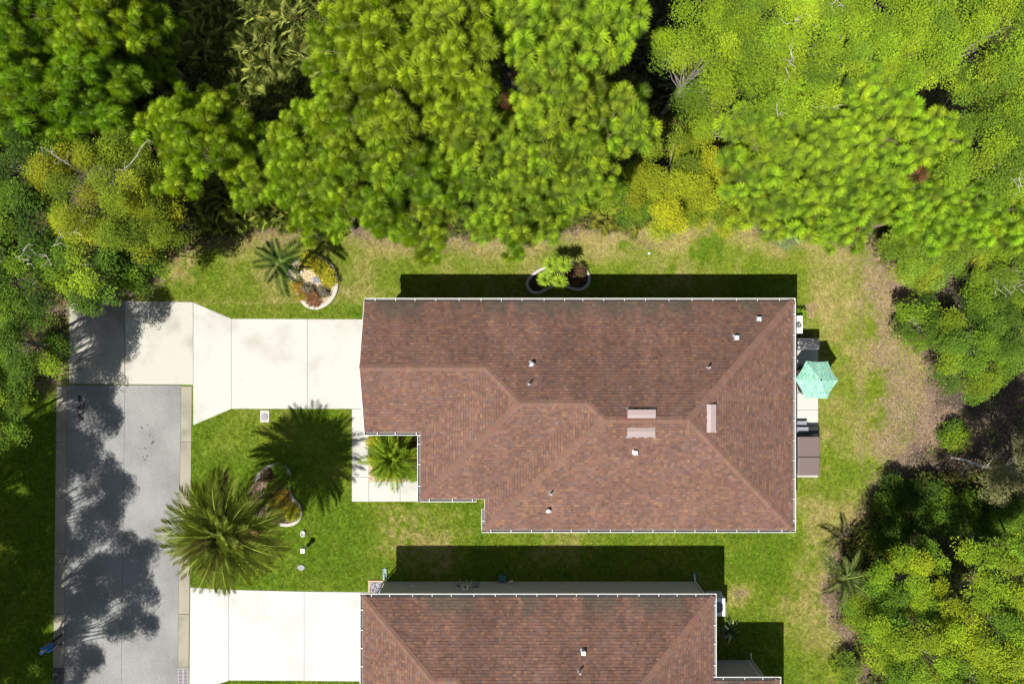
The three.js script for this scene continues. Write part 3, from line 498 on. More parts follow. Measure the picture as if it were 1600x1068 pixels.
  mesh('fascia', merged([boxGeo(BW - 0.4, BW - 0.01, EAVE - 0.14, EAVE - 0.02, AS + 0.002, AS + 0.02), boxGeo(BW - 0.02, BW - 0.002, EAVE - 0.14, EAVE - 0.02, AS + 0.03, AS + 0.49)]), M.trim, house);
  downspout(house, [BE + 0.08, BS + 0.08], [BE - o + 0.06, BS - o + 0.06], 0, 1); downspout(house, [BE + 0.08, N1 - 0.08], [BE - o + 0.06, N1 + o - 0.06], 0, -1); downspout(house, [AX0 + 0.25, N1 - 0.08], [AX0 + 0.45, N1 + o - 0.05], 0, -1);
  // openings, on the faces that the eaves hide from straight above
  const gd = group('garage_door', house); gd.position.set(AX0 + 0.30, 0, gz); for (let k = 0; k < 4; k++) mesh('door_panel', boxGeo(-0.03, 0.04, 0.03 + k * 0.53, 0.55 + k * 0.53, -2.4, 2.4, 0.012), M.whiteMatte, gd);
  windowIn(house, 'front_door', AW + o - 0.01, (GS + AS) / 2, -1, 0, 1.0, 0.05, 2.15, true); windowIn(house, 'sliding_door', BE - o + 0.01, 3.4, 1, 0, 2.4, 0.06, 2.1);
  for (const x of [-3, 2, 7, 11]) windowIn(house, 'window', x, N1 + o - 0.01, 0, -1, 1.2, 0.95, 2.15); for (const x of [1.5, 5.5, 10]) windowIn(house, 'window', x, BS - o + 0.01, 0, 1, 1.3, 0.95, 2.15); windowIn(house, 'window', BE - o + 0.01, 7.5, 1, 0, 1.2, 0.95, 2.15);
  windowIn(house, 'window', (AW + BW) / 2, AS - o + 0.01, 0, 1, 1.2, 0.95, 2.15);
  // vents
  const hN = (z) => EAVE + PITCH * (z - N1), hS = (z) => EAVE + PITCH * (BS - z), hE = (x) => EAVE + PITCH * (BE - x);
  for (const [px, py, f, kind] of [[1187, 498, 'N', 0], [1152, 527, 'N', 0], [831, 568.5, 'N', 1], [993.5, 707.5, 'S', 0], [857, 798, 'S', 1]]) { const h0 = f === 'N' ? 3.6 : 4.2; let h = h0, z; for (let i = 0; i < 6; i++) { z = Z(py, h + 0.2); h = f === 'N' ? hN(z) : hS(z); } boxVent(roof, X(px, h + 0.2), z, f, h, kind); }
  for (const [px, py, f] of [[827, 600, 'N'], [1109, 574, 'N'], [861, 772, 'S']]) { let h = 4.2, z; for (let i = 0; i < 6; i++) { z = Z(py, h + 0.3); h = f === 'N' ? hN(z) : hS(z); } pipeVent(roof, X(px, h + 0.3), z, f, h); }
  { let z = Z(646, 4.9), h; for (let i = 0; i < 5; i++) { h = hN(z); z = Z(646, h + 0.12); } ridgeVent(roof, X(1002, h), z, Math.PI, h); }
  { let z = Z(676, 4.9), h; for (let i = 0; i < 5; i++) { h = hS(z); z = Z(676, h + 0.12); } ridgeVent(roof, X(1001.5, h), z, 0, h); }
  { let x = X(1113, 4.8), h; for (let i = 0; i < 5; i++) { h = hE(x); x = X(1113, h + 0.12); } ridgeVent(roof, x, Z(653, h), Math.PI / 2, h); }
}
// --- the neighbouring house, cut by the bottom of the photograph
{
  const house = thing('house', 'neighbouring brown roofed house at the bottom with its grey north wall showing', 'house'), roof = group('roof', house);
  const n = Z(932.5, EAVE), w0 = X(567, EAVE), e0 = X(1115, EAVE), g2 = n + 7.1, dg = 3.55, bw = -6.24, s = n + 11.27, db = 5.635, xz = 16.72, xe = X(1216, EAVE), dx = (s - xz) / 2, xm = xz + dx;
  const top = [[w0, n], [w0 + dg, n + dg], [bw + dg, n + dg], [bw + db, n + db], [e0 - db, n + db], [e0, n]];
  const faces = [
    { dir: 'N', at: n, polys: top.slice(1).map((p, i) => [[top[i][0], n], [p[0], n], p, top[i]]).map((q) => q.filter((p, i) => i === 0 || p[0] !== q[i - 1][0] || p[1] !== q[i - 1][1])).map((q) => (q[0][0] === q[q.length - 1][0] && q[0][1] === q[q.length - 1][1] ? q.slice(0, -1) : q)) },
    { dir: 'W', at: w0, polys: [[[w0, n], [w0, g2], [w0 + dg, n + dg]]] },
    { dir: 'S', at: g2, polys: [[[w0, g2], [bw, g2], [bw + dg, n + dg], [w0 + dg, n + dg]]] },
    { dir: 'W', at: bw, polys: [[[bw, g2], [bw, s], [bw + db, n + db], [bw + dg, n + dg]]] },
    { dir: 'E', at: e0, polys: [[[e0, n], [e0, xz], [e0 - dx, xm], [e0 - db, n + db]]] },
    { dir: 'N', at: xz, polys: [[[e0, xz], [xe, xz], [xe - dx, xm], [e0 - dx, xm]]] },
    { dir: 'E', at: xe, polys: [[[xe, xz], [xe, s], [xe - dx, xm]]] },
    { dir: 'S', at: s, polys: [[[bw, s], [e0 - dx, s], [e0 - dx, xm], [e0 - db, n + db], [bw + db, n + db]], [[e0 - dx, s], [xe, s], [xe - dx, xm], [e0 - dx, xm]]] },
  ];
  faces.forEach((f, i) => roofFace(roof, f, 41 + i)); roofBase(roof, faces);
  capLine(roof, up(w0, n, 0), up(w0 + dg, n + dg, dg), 21); capLine(roof, up(w0 + dg, n + dg, dg), up(bw + dg, n + dg, dg), 22); capLine(roof, up(bw + dg, n + dg, dg), up(bw + db, n + db, db), 23); capLine(roof, up(bw + db, n + db, db), up(e0 - db, n + db, db), 24);
  capLine(roof, up(e0, n, 0), up(e0 - db, n + db, db), 25); capLine(roof, up(xe, xz, 0), up(xe - dx, xm, dx), 26);
  const nw = 12.89, wx0 = X(602), wx1 = X(1084), ez = 17.12, ex1 = X(1172);
  wallsOf(house, [[wx0, nw], [wx1, nw], [wx1, ez], [ex1, ez], [ex1, s - 0.4], [bw + 0.5, s - 0.4], [bw + 0.5, g2 - 0.4], [wx0, g2 - 0.4]], M.stuccoGrey);
  soffit(house, [[w0 + 0.004, n + 0.004], [e0 - 0.004, n + 0.004], [e0 - 0.004, xz + 0.004], [xe - 0.004, xz + 0.004], [xe - 0.004, s], [bw, s], [bw, g2], [w0 + 0.004, g2]]);
  gutter(house, [w0 - 0.15, n], [e0 + 0.165, n], [0, -1], 31); gutter(house, [w0, n], [w0, g2], [-1, 0], 32); gutter(house, [e0, n], [e0, xz - 0.17], [1, 0], 33); gutter(house, [e0 + 0.001, xz], [xe + 0.165, xz], [0, -1], 34); gutter(house, [xe, xz], [xe, s], [1, 0], 35);
  downspout(house, [w0 + 0.34, n - 0.08], [wx0 - 0.05, nw - 0.05], 0, -1); downspout(house, [e0 - 0.1, n - 0.08], [wx1 + 0.03, nw - 0.05], 0, -1); downspout(house, [xe - 0.15, xz - 0.08], [ex1 + 0.02, ez - 0.06], 0, -1);
  mesh('corner_trim', boxGeo(ex1 - 0.2, ex1 + 0.012, 0, EAVE - 0.17, ez - 0.012, ez + 0.2), M.trim, house);
  // fittings on the north wall
  const win = windowIn(house, 'window', X(825, 2.2), nw - 0.012, 0, -1, 0.92, 1.72, 2.3);
  const meter = group('electric_meter', house); meter.position.set(X(727, 1.2), 0, nw);
  mesh('meter_box', boxGeo(-0.19, 0.19, 0.85, 1.6, -0.13, 0.0, 0.015), M.trim, meter); mesh('meter_dial', new THREE.CylinderGeometry(0.085, 0.095, 0.11, 18).rotateX(Math.PI / 2).translate(0, 1.35, -0.17), M.steel, meter); mesh('conduit', merged([tube([[0.26, 0, -0.04], [0.26, 2.4, -0.04]], [0.03, 0.03], 8), tube([[0.02, 0, -0.05], [0.02, 0.86, -0.05]], [0.028, 0.028], 8)]), M.trim, meter);
  const riser = group('gas_riser', house); riser.position.set(X(716.5, 0.6), 0, nw); mesh('pipe', tube([[0.05, 0, -0.12], [0.0, 0.5, -0.12], [0, 0.85, -0.06]], [0.022, 0.022, 0.022], 7), M.trim, riser); mesh('regulator', new THREE.SphereGeometry(0.11, 14, 8).scale(1, 0.6, 1).translate(0, 0.85, -0.13), M.lidGrey, riser);
  const bib = group('disconnect_box', house); bib.position.set(X(744, 0.6), 0, nw); mesh('box_body', boxGeo(-0.16, 0.16, 0.5, 0.95, -0.12, 0, 0.015), M.lidGrey, bib); mesh('cable', tube([[0.14, 0, -0.06], [0.12, 0.3, -0.09], [0.03, 0.5, -0.06]], [0.02, 0.02, 0.02], 6), M.dark, bib);
  const hb = group('wall_vent', house); hb.position.set(X(645, 1.0), 0, nw); for (let k = 0; k < 4; k++) mesh('slat', boxGeo(-0.13, 0.13, 0.72 + k * 0.07, 0.76 + k * 0.07, -0.06, -0.003), M.trim, hb); mesh('frame', merged([boxGeo(-0.17, -0.132, 0.68, 1.02, -0.05, 0), boxGeo(0.132, 0.17, 0.68, 1.02, -0.05, 0)]), M.trim, hb);
  mesh('hose_bib', tube([[X(626, 0.6), 0.55, nw], [X(626, 0.6), 0.6, nw - 0.08], [X(626, 0.6), 0.5, nw - 0.12]], [0.015, 0.018, 0.018], 7), M.steel, house);
  for (const [px, py, k] of [[912, 1021, 0]]) { let h = 4, z; for (let i = 0; i < 6; i++) { z = Z(py, h + 0.2); h = EAVE + PITCH * (z - n); } boxVent(roof, X(px, h + 0.2), z, 'N', h); }
  { let h = 4, z; for (let i = 0; i < 6; i++) { z = Z(1052, h + 0.3); h = EAVE + PITCH * (z - n); } pipeVent(roof, X(906.5, h + 0.3), z, 'N', h); }
}

// ---------------------------------------------------------------- leaves, needles, fronds
function leaf(b, o, dir, side, nrm, len, wid, col, fold = 0.25) {   // a folded leaf of four triangles' worth of outline
  const P = (t, s, u) => [o[0] + dir[0] * t * len + side[0] * s * wid + nrm[0] * u, o[1] + dir[1] * t * len + side[1] * s * wid + nrm[1] * u, o[2] + dir[2] * t * len + side[2] * s * wid + nrm[2] * u];
  const a = P(0, 0, 0), m = P(0.5, 0, -fold * wid), l = P(0.45, 0.5, 0), r = P(0.45, -0.5, 0), t = P(1, 0, -fold * wid * 1.5);
  b.tri(a, l, t, col); b.tri(a, t, r, col);
}
const v3 = (x, y, z) => new THREE.Vector3(x, y, z);
function sprayGeo(seed, n, len, wid, span, rise = 0.35) {           // a leafy shoot, growing along +y and spreading
  const r = rng(seed), b = new MB(), d = v3(), s = v3(), k = v3();
  for (let i = 0; i < n; i++) {
    const q = Math.sqrt(r()) * span, a = r() * 6.283, h = (1 - (q / span) ** 2) * span * rise + (r() - 0.5) * span * 0.25;
    d.set(Math.cos(a + (r() - 0.5) * 1.6), (r() - 0.35) * 0.9, Math.sin(a + (r() - 0.5) * 1.6)).normalize(); k.set((r() - 0.5) * 1.1, 1, (r() - 0.5) * 1.1).normalize(); s.crossVectors(d, k).normalize(); k.crossVectors(s, d);
    const f = 0.78 + r() * 0.44; leaf(b, [Math.cos(a) * q, h, Math.sin(a) * q], d.toArray(), s.toArray(), k.toArray(), len * (0.7 + r() * 0.6), wid * (0.7 + r() * 0.6), [f, f, f * 0.9]);
  }
  return b.geo();
}
function tuftGeo(seed, n, len, wid) {                               // a pine's brush of needles at a twig's end
  const r = rng(seed), b = new MB(), d = v3(), s = v3();
  for (let i = 0; i < n; i++) {
    const a = i * 2.39996 + r() * 0.5, e = Math.asin(clamp(lerp(0.86, -0.3, (i + 0.5) / n) + (r() - 0.5) * 0.12, -1, 1)); d.set(Math.cos(a) * Math.cos(e), Math.sin(e), Math.sin(a) * Math.cos(e)); s.set(-Math.sin(a) + (r() - 0.5) * 0.3, (r() - 0.5) * 0.35, Math.cos(a) + (r() - 0.5) * 0.3).normalize();
    const L = len * (0.75 + r() * 0.4), w = wid, o = [d.x * 0.03, d.y * 0.05 - r() * 0.05, d.z * 0.03], f = 0.75 + r() * 0.5, droop = -0.16 * L * Math.cos(e);
    const mid = [o[0] + d.x * L * 0.55, o[1] + d.y * L * 0.55, o[2] + d.z * L * 0.55], tip = [o[0] + d.x * L, o[1] + d.y * L + droop, o[2] + d.z * L];
    b.tri([o[0] - s.x * w * 0.5, o[1] - s.y * w * 0.5, o[2] - s.z * w * 0.5], [mid[0] + s.x * w, mid[1] + s.y * w, mid[2] + s.z * w], tip, [f, f, f]);
    b.tri([o[0] + s.x * w * 0.5, o[1] + s.y * w * 0.5, o[2] + s.z * w * 0.5], tip, [mid[0] - s.x * w * 0.6, mid[1] - s.y * w * 0.6, mid[2] - s.z * w * 0.6], [f, f, f]);
  }
  return b.geo();
}
const TUFT = tuftGeo(3, 400, 0.335, 0.0044);
const SPRAY_OAK = sprayGeo(5, 34, 0.082, 0.04, 0.3), SPRAY_FINE = sprayGeo(7, 38, 0.072, 0.03, 0.3), SPRAY_BROAD = sprayGeo(9, 26, 0.135, 0.062, 0.33), SPRAY_SHRUB = sprayGeo(15, 16, 0.075, 0.04, 0.16), SPRAY_LONG = sprayGeo(19, 18, 0.16, 0.04, 0.3, 0.6);
function fanGeo(seed, len, blades, spread) {                       // palmetto fan on its stalk, growing along +x
  const r = rng(seed), b = new MB(), st = 0.55 * len * 1.2;
  b.quad([0, 0, -0.012], [st, 0.02, -0.009], [st, 0.02, 0.009], [0, 0, 0.012], [0.7, 0.85, 0.5]);
  for (let i = 0; i < blades; i++) {
    const a = ((i + 0.5) / blades - 0.5) * spread, L = len * (0.72 + 0.28 * Math.cos(a * 0.75)) * (0.9 + r() * 0.18), c = Math.cos(a), s = Math.sin(a), w = 0.0115, up = 0.10 * Math.cos(a * 2), f = 0.8 + r() * 0.35, col = r() < 0.06 ? [1.6, 1.15, 0.9] : [f, f, f];
    const o = [st, 0.02, 0], m = [st + c * L * 0.55, 0.02 + up * 0.6 + 0.04, s * L * 0.55], t = [st + c * L, 0.02 + up - 0.16 * L * (0.5 + r()), s * L];
    b.tri(o, [m[0] - s * w, m[1] - 0.012, m[2] + c * w], t, col); b.tri(o, t, [m[0] + s * w, m[1] - 0.012, m[2] - c * w], col); b.tri(o, [m[0], m[1] + 0.014, m[2]], [m[0] - s * w, m[1] - 0.012, m[2] + c * w], col);
  }
  return b.geo();
}
const FANS = [fanGeo(1, 0.62, 26, 3.6), fanGeo(2, 0.55, 24, 3.2), fanGeo(3, 0.7, 28, 4.0)];
function frondGeo(seed, len, rise, droop, pairs, leafLen, leafW, vee = 0.5, tip = 0.25) {   // feather frond along +x
  const r = rng(seed), b = new MB(), path = (t) => [len * (t - 0.13 * droop * t * t), rise * t - droop * t * t * len * 0.5, 0];
  for (let i = 0; i < 10; i++) { const a = path(i / 10), c = path((i + 1) / 10), w = 0.028 * (1 - i / 11), w2 = 0.028 * (1 - (i + 1) / 11), col = [1.5, 1.35, 0.9]; b.quad([a[0], a[1] + 0.01, -w], [c[0], c[1] + 0.01, -w2], [c[0], c[1] + 0.01, w2], [a[0], a[1] + 0.01, w], col); b.quad([a[0], a[1] + 0.01, w], [c[0], c[1] + 0.01, w2], [c[0], c[1] - 0.015, 0], [a[0], a[1] - 0.015, 0], col); }
  for (let i = 0; i < pairs; i++) for (const s of [-1, 1]) {
    const t = 0.13 + 0.87 * ((i + r() * 0.7) / pairs), p = path(t), q = path(Math.min(1, t + 0.02)), dx = q[0] - p[0] || 0.01, dy = q[1] - p[1], l = Math.hypot(dx, dy), fwd = [dx / l, dy / l];
    const L = leafLen * (0.45 + 0.75 * Math.sin(Math.PI * (0.12 + 0.78 * t))) * (0.85 + r() * 0.3), ang = lerp(1.15, tip, t) + (r() - 0.5) * 0.3, v = vee * (0.5 + r()) , cf = Math.cos(ang), sf = Math.sin(ang);
    const d = [fwd[0] * cf - fwd[1] * sf * v * 0.4, fwd[1] * cf + sf * v * 0.6, s * sf], w = leafW * (0.8 + r() * 0.4), f = 0.75 + r() * 0.5, col = [f * (1 + 0.25 * t), f, f * (1 - 0.15 * t)];
    const o = [p[0], p[1], s * 0.015], m = [o[0] + d[0] * L * 0.5, o[1] + d[1] * L * 0.5, o[2] + d[2] * L * 0.5], e = [o[0] + d[0] * L, o[1] + d[1] * L - 0.12 * L, o[2] + d[2] * L], wv = [fwd[0] * w, fwd[1] * w + w * 0.5, 0];
    b.tri([o[0] - wv[0] * 0.5, o[1] - wv[1] * 0.5, o[2]], [m[0] + wv[0], m[1] + wv[1], m[2]], e, col); b.tri([o[0] + wv[0] * 0.3, o[1] + wv[1] * 0.3, o[2]], e, [m[0] - wv[0] * 0.7, m[1] - wv[1] * 0.7, m[2]], col);
  }
  return b.geo();
}
const tinted = (base, c) => { const m = base.clone(); m.color.setRGB(...c).multiplyScalar(TONE); return m; };

// ---------------------------------------------------------------- trees
const SITE = (px, py, h) => [X(px, h), h, Z(py, h)];   // a crown seen from the drone and its height fix where the tree stands
function limbPts(a, b, r, sag = 0.12) { const n = 5, o = []; for (let i = 0; i <= n; i++) { const t = i / n, w = Math.sin(t * Math.PI); o.push([lerp(a[0], b[0], t) + (r() - 0.5) * 0.16 * w, lerp(a[1], b[1], t) - sag * w * 1.2 + (r() - 0.5) * 0.14 * w, lerp(a[2], b[2], t) + (r() - 0.5) * 0.16 * w]); } return o; }
const taper = (n, a, b) => Array.from({ length: n }, (_, i) => lerp(a, b, i / (n - 1)));
function trunkAndBase(name, label, category, cx, h, cz, seed, lean, topH, rad, mat, grp) {
  const r = rng(seed), bx = cx + (lean?.[0] ?? (r() - 0.5) * 0.5), bz = cz + (lean?.[1] ?? (r() - 0.5) * 0.5), t = thing(name, label, category, [bx, -0.02, bz], grp);
  const dx = cx - bx, dz = cz - bz, pts = []; for (let i = 0; i <= 8; i++) { const k = i / 8; pts.push([dx * k * k * 1 + (r() - 0.5) * 0.08, topH * k, dz * k * k + (r() - 0.5) * 0.08]); } pts[0] = [0, 0, 0];
  mesh('trunk', tube(pts, taper(9, rad, rad * 0.25).map((v, i) => (i ? v : v * 1.35)), 9), mat, t); return { t, dx, dz, r };
}
function pine(label, px, py, h, rpx, seed, tint = [0, 0, 0], dens = 1) {
  const [cx, , cz] = SITE(px, py, h), R = (rpx * 0.93 * K(h)) / S, V = R * 0.95;
  const { t, dx, dz, r } = trunkAndBase('pine_tree', label, 'pine tree', cx, h, cz, seed, null, h + V * 0.75, 0.16, M.bark), limbs = [], items = [], n = Math.round(11 + R * 3.4), base = [0.38 + tint[0] * 1.6, 0.575 + tint[1] * 1.2, 0.018 + tint[2]];
  const hue = r();
  const near = []; const put = (p, out, young) => { for (const q of near) if ((q[0] - p[0]) ** 2 + (q[2] - p[2]) ** 2 + 0.35 * (q[1] - p[1]) ** 2 < 0.13) return; near.push(p); const f = 0.82 + r() * 0.34, q = r(); let c = mix3(base, [0.50, 0.60, 0.02], clamp(hue * 0.5 + (q - 0.6))).map((v) => v * f); if (r() < 0.003) c = [0.30, 0.14, 0.045]; items.push([p[0], p[1], p[2], Math.atan2(out[2], 2.2) + (r() - 0.5) * 0.35, r() * 6.3, -Math.atan2(out[0], 2.2) + (r() - 0.5) * 0.35, (0.95 + r() * 0.5) * young, c]); };
  for (let i = 0; i < n; i++) {
    const u = (i + 0.3) / n, el = lerp(-0.5, 1.35, Math.pow(u, 0.85)), az = i * 2.39996 + r() * 0.8, rr = R * (0.62 + 0.56 * noise(az * 1.4 + seed, u * 4)), e = [dx + Math.cos(az) * Math.cos(el) * rr, h + Math.sin(el) * V * (0.9 + 0.2 * r()), dz + Math.sin(az) * Math.cos(el) * rr], a = [dx, Math.max(1, lerp(h - V * 0.9, e[1] - 0.3, 0.65)), dz], L = Math.hypot(e[0] - a[0], e[1] - a[1], e[2] - a[2]), pts = limbPts(a, e, r);
    limbs.push(tube(pts, taper(6, 0.028 + 0.018 * L, 0.012), 5)); const out = [Math.cos(az) * Math.cos(el), Math.sin(el), Math.sin(az) * Math.cos(el)]; put(e, out, 1);
    const m = Math.round((5 + L * 4.2) * dens);
    for (let j = 0; j < m; j++) { const s = 0.5 + 0.5 * Math.sqrt((j + r()) / m), k = Math.min(4, Math.floor(s * 5)), w = s * 5 - k, p0 = [0, 1, 2].map((c) => lerp(pts[k][c], pts[k + 1][c], w)), aa = r() * 6.283, d = 0.22 + r() * (0.30 + 0.26 * s * Math.min(1.4, R / 2)), p1 = [p0[0] + Math.cos(aa) * d, p0[1] + (r() - 0.25) * 0.4, p0[2] + Math.sin(aa) * d]; if (j % 3 === 0) limbs.push(tube([p0, p1], [0.013, 0.006], 4, false)); put(p1, [out[0] * 0.6 + Math.cos(aa) * 0.5, 0.4, out[2] * 0.6 + Math.sin(aa) * 0.5], 0.92); }
  }
  mesh('limbs', merged(limbs), M.bark, t); scatter('crown', TUFT, NEEDLE, items, t); return t;
}
// broad-leaved tree or bush: crown of leafy lobes, each on a limb of its own
function leafy(name, label, category, px, py, h, rpx, seed, o = {}) {
  const { spray = SPRAY_OAK, cols = [[0.2, 0.25, 0.02]], flat = 0.75, dens = 1, lobes = 0, bare = 0, size = 1, trunk = 0.12, grp, lean, gap = 0.3, bark = M.barkGrey } = o;
  if (name === 'leafy_tree' && px > 1000 && py < 300) { h += [1.1, -1.2, 0.4, -0.5, 1.4, -1.0, 0.2, -1.4, 0.9][seed % 9]; rpx *= 0.9; }
  const [cx, , cz] = SITE(px, py, h), R = Math.max(0.45, (rpx * K(h)) / S - 0.28), V = Math.min(R * flat, h * 0.92), { t, dx, dz, r } = trunkAndBase(name, label, category, cx, h, cz, seed, lean, h + V * 0.2, trunk, bark, grp), limbs = [], items = [], nl = lobes || Math.round(12 + R * R * 2.1);
  for (let i = 0; i < nl; i++) {
    const u = (i + 0.5) / nl, el = Math.asin(clamp(lerp(-0.35, 1, u))), az = i * 2.39996 + r() * 0.9, q = 0.58 + 0.52 * noise(az * 1.7 + seed * 3, u * 5 + seed), c = [dx + Math.cos(az) * Math.cos(el) * R * q, h + Math.sin(el) * V * q, dz + Math.sin(az) * Math.cos(el) * R * q], fork = h * 0.45 + r() * h * 0.25, pts = limbPts([dx * 0.6, Math.min(fork, c[1] - 0.1), dz * 0.6], c, r, 0.05);
    limbs.push(tube(pts, taper(6, 0.02 + 0.012 * R, 0.008), 5)); const lr = (0.34 + 0.26 * r()) * Math.min(1.2, 0.55 + R * 0.28), tone = 0.8 + 0.4 * r(), col = cols[(r() * cols.length) | 0], n = Math.round(lr * lr * 150 * dens * (r() < gap ? 0.55 : 1));
    for (let j = 0; j < n; j++) { const a = r() * 6.283, y = lerp(-0.5, 1, Math.sqrt(r())), w = Math.sqrt(Math.max(0, 1 - y * y)) * (0.55 + 0.5 * r()), tip = r() < 0.12 ? 1.35 : 1, f = tone * tip * (0.75 + r() * 0.45); items.push([c[0] + Math.cos(a) * w * lr, Math.max(0.08, c[1] + y * lr * 0.7), c[2] + Math.sin(a) * w * lr, (r() - 0.5) * 1.0 + Math.sin(a) * w * 0.6, r() * 6.3, (r() - 0.5) * 1.0 - Math.cos(a) * w * 0.6, size * (0.75 + r() * 0.5), col.map((v) => v * f)]); }
  }
  mesh('limbs', merged(limbs), bark, t); scatter('crown', spray, LEAF, items, t);
  if (bare) { for (let i = 0; i < bare; i++) { const g = []; const az = r() * 6.283, el = 0.5 + r() * 0.8, L = R * (0.7 + 0.5 * r()), a = [dx + Math.cos(az) * R * 0.3, h, dz + Math.sin(az) * R * 0.3], e = [a[0] + Math.cos(az) * Math.cos(el) * L, h + V * (0.85 + 0.3 * r()), a[2] + Math.sin(az) * Math.cos(el) * L], pts = limbPts(a, e, r, -0.1); g.push(tube(pts, taper(6, 0.03, 0.008), 5)); for (let j = 0; j < 6; j++) { const p = pts[2 + (j % 4)], w = r() * 6.283, l = 0.25 + r() * 0.5; g.push(tube([p, [p[0] + Math.cos(w) * l * 0.6, p[1] + 0.1 + r() * 0.1, p[2] + Math.sin(w) * l * 0.6], [p[0] + Math.cos(w + 0.4) * l, p[1] + 0.15 + r() * 0.2, p[2] + Math.sin(w + 0.4) * l]], [0.014, 0.009, 0.004], 4)); } mesh('dead_branch', merged(g), M.deadWood, t).userData.label = 'pale leafless twig'; } }
  return t;
}
const OB = [[0.19, 0.31, 0.012], [0.23, 0.33, 0.012], [0.11, 0.21, 0.012], [0.27, 0.34, 0.012]], O1 = [[0.215, 0.32, 0.012], [0.18, 0.29, 0.012], [0.25, 0.345, 0.014], [0.14, 0.235, 0.014]], O2 = [[0.26, 0.31, 0.012], [0.2, 0.28, 0.014], [0.31, 0.325, 0.012], [0.15, 0.22, 0.014]], DK = [[0.075, 0.145, 0.008], [0.125, 0.215, 0.010], [0.045, 0.095, 0.008]], MIDG = [[0.13, 0.235, 0.014], [0.19, 0.275, 0.014], [0.09, 0.17, 0.014]], OLIVE = [[0.21, 0.215, 0.09], [0.17, 0.18, 0.075], [0.25, 0.245, 0.11]], BR = [[0.20, 0.30, 0.02], [0.26, 0.32, 0.02], [0.15, 0.25, 0.02]];
const PINES = [
  [330, 232, 6, 98, 'round bright green pine standing alone just left of the tall pine group', [0.02, 0.02, 0]],
  [55, 55, 5.6, 88, 'dark pine filling the top left corner of the woods', [-0.06, -0.06, 0]],
  [172, 40, 5.0, 92, 'yellowish pine along the top edge left of the palmetto thicket', [0.0, 0.0, 0]],
  [58, 172, 6, 86, 'shaded pine at the left edge above the dark broadleaf tree', [-0.05, -0.05, 0]],
  [150, 170, 5.4, 88, 'pine with drooping tufts above the big yellow tree at left', [-0.045, -0.04, 0]],
  [230, 70, 4.2, 48, 'small pine sprig leaning out beside the palmetto thicket at top left', [-0.05, -0.04, 0]],
  [552, 92, 9.5, 64, 'pine at the left end of the tall group beside the palmettos', [0.02, 0.0, 0]],
  [610, 40, 11, 98, 'tall yellow green pine touching the top edge in the pine group', [0.05, 0.02, 0]],
  [705, 85, 11, 92, 'tall yellow green pine near the top with a gap on its right', [0.05, 0.02, 0]],
  [620, 140, 10, 92, 'bright pine in the heart of the tall pine group', [0.05, 0.01, 0]],
  [556, 195, 9, 80, 'pine with dense crown on the left flank of the pine group', [0.01, 0.02, 0]],
  [484, 242, 8, 62, 'pine reaching left towards the round lone pine', [0.01, 0.02, 0]],
  [498, 308, 7, 62, 'low pine above the lawn left of the middle of the pine edge', [0.01, 0.02, 0]],
  [575, 290, 7.5, 86, 'pine leaning over the lawn above the driveway', [0.01, 0.02, 0]],
  [640, 262, 8.5, 52, 'pine crown beside the bare grey limb in the pine group', [0.0, 0.02, 0]],
  [650, 335, 6.5, 62, 'low pine overhanging the lawn north of the roof', [0.01, 0.02, 0]],
  [742, 192, 9.5, 62, 'pine just left of the orange dead tuft in the middle', [0.02, 0.02, 0]],
  [745, 262, 8, 66, 'pine between the bare limb and the middle of the forest edge', [0.01, 0.02, 0]],
  [800, 330, 7.2, 78, 'low pine bulging over the lawn nearest the kidney bed', [0.01, 0.03, 0]],
  [872, 62, 11, 84, 'tall pine at the top middle with rounded tufts', [0.01, 0.03, 0]],
  [806, 18, 11, 46, 'pine crown cut by the top edge right of the yellow green pines', [0.02, 0.03, 0]],
  [948, 22, 11.5, 54, 'tall pine at the top edge above the dark palmetto gap', [0.01, 0.03, 0]],
  [870, 145, 10, 82, 'bright pine in the centre of the right pine cluster', [0.03, 0.03, 0]],
  [955, 190, 9, 58, 'pine beside the dark gap on the right of the middle cluster', [0.01, 0.03, 0]],
  [845, 235, 9, 80, 'pine in the middle of the forest edge above the long roof', [0.02, 0.03, 0]],
  [910, 262, 8, 66, 'pine just left of the yellow bush at the forest edge', [0.02, 0.03, 0]],
  [870, 300, 7, 56, 'small pine wedged between the low pine and the yellow bush', [0.01, 0.03, 0]],
  [1190, 250, 8, 76, 'soft green pine right of the yellow bush at the forest edge', [0.01, 0.03, 0]],
  [1270, 250, 8.5, 82, 'soft green pine below the sunlit oaks', [0.02, 0.03, 0]],
  [1372, 150, 9.5, 56, 'pine standing up beside the dark gap among the oaks', [-0.01, 0.03, 0]],
  [1350, 225, 9, 76, 'broad soft pine left of the dark gap among the oaks', [0.0, 0.03, 0]],
  [1428, 235, 9, 62, 'pine with round tufts under the dark gap among the oaks', [0.0, 0.03, 0]],
  [1225, 318, 7, 62, 'low soft pine above the pale fan palm', [0.0, 0.03, 0]],
  [1310, 310, 7.5, 76, 'low soft pine over the lawn corner right of the fan palm', [0.0, 0.03, 0]],
  [1400, 305, 8, 76, 'soft pine at the inner corner of the woods', [-0.01, 0.02, 0]],
  [1478, 322, 7.5, 66, 'pine at the right edge of the soft pine row', [-0.01, 0.02, 0]],
  [1568, 330, 7.5, 56, 'pine at the right edge of the picture below the oaks', [-0.02, 0.02, 0]],
];
PINES.forEach(([px, py, h, r, label, tint], i) => pine(label, px, py, h, r, 100 + i, tint));
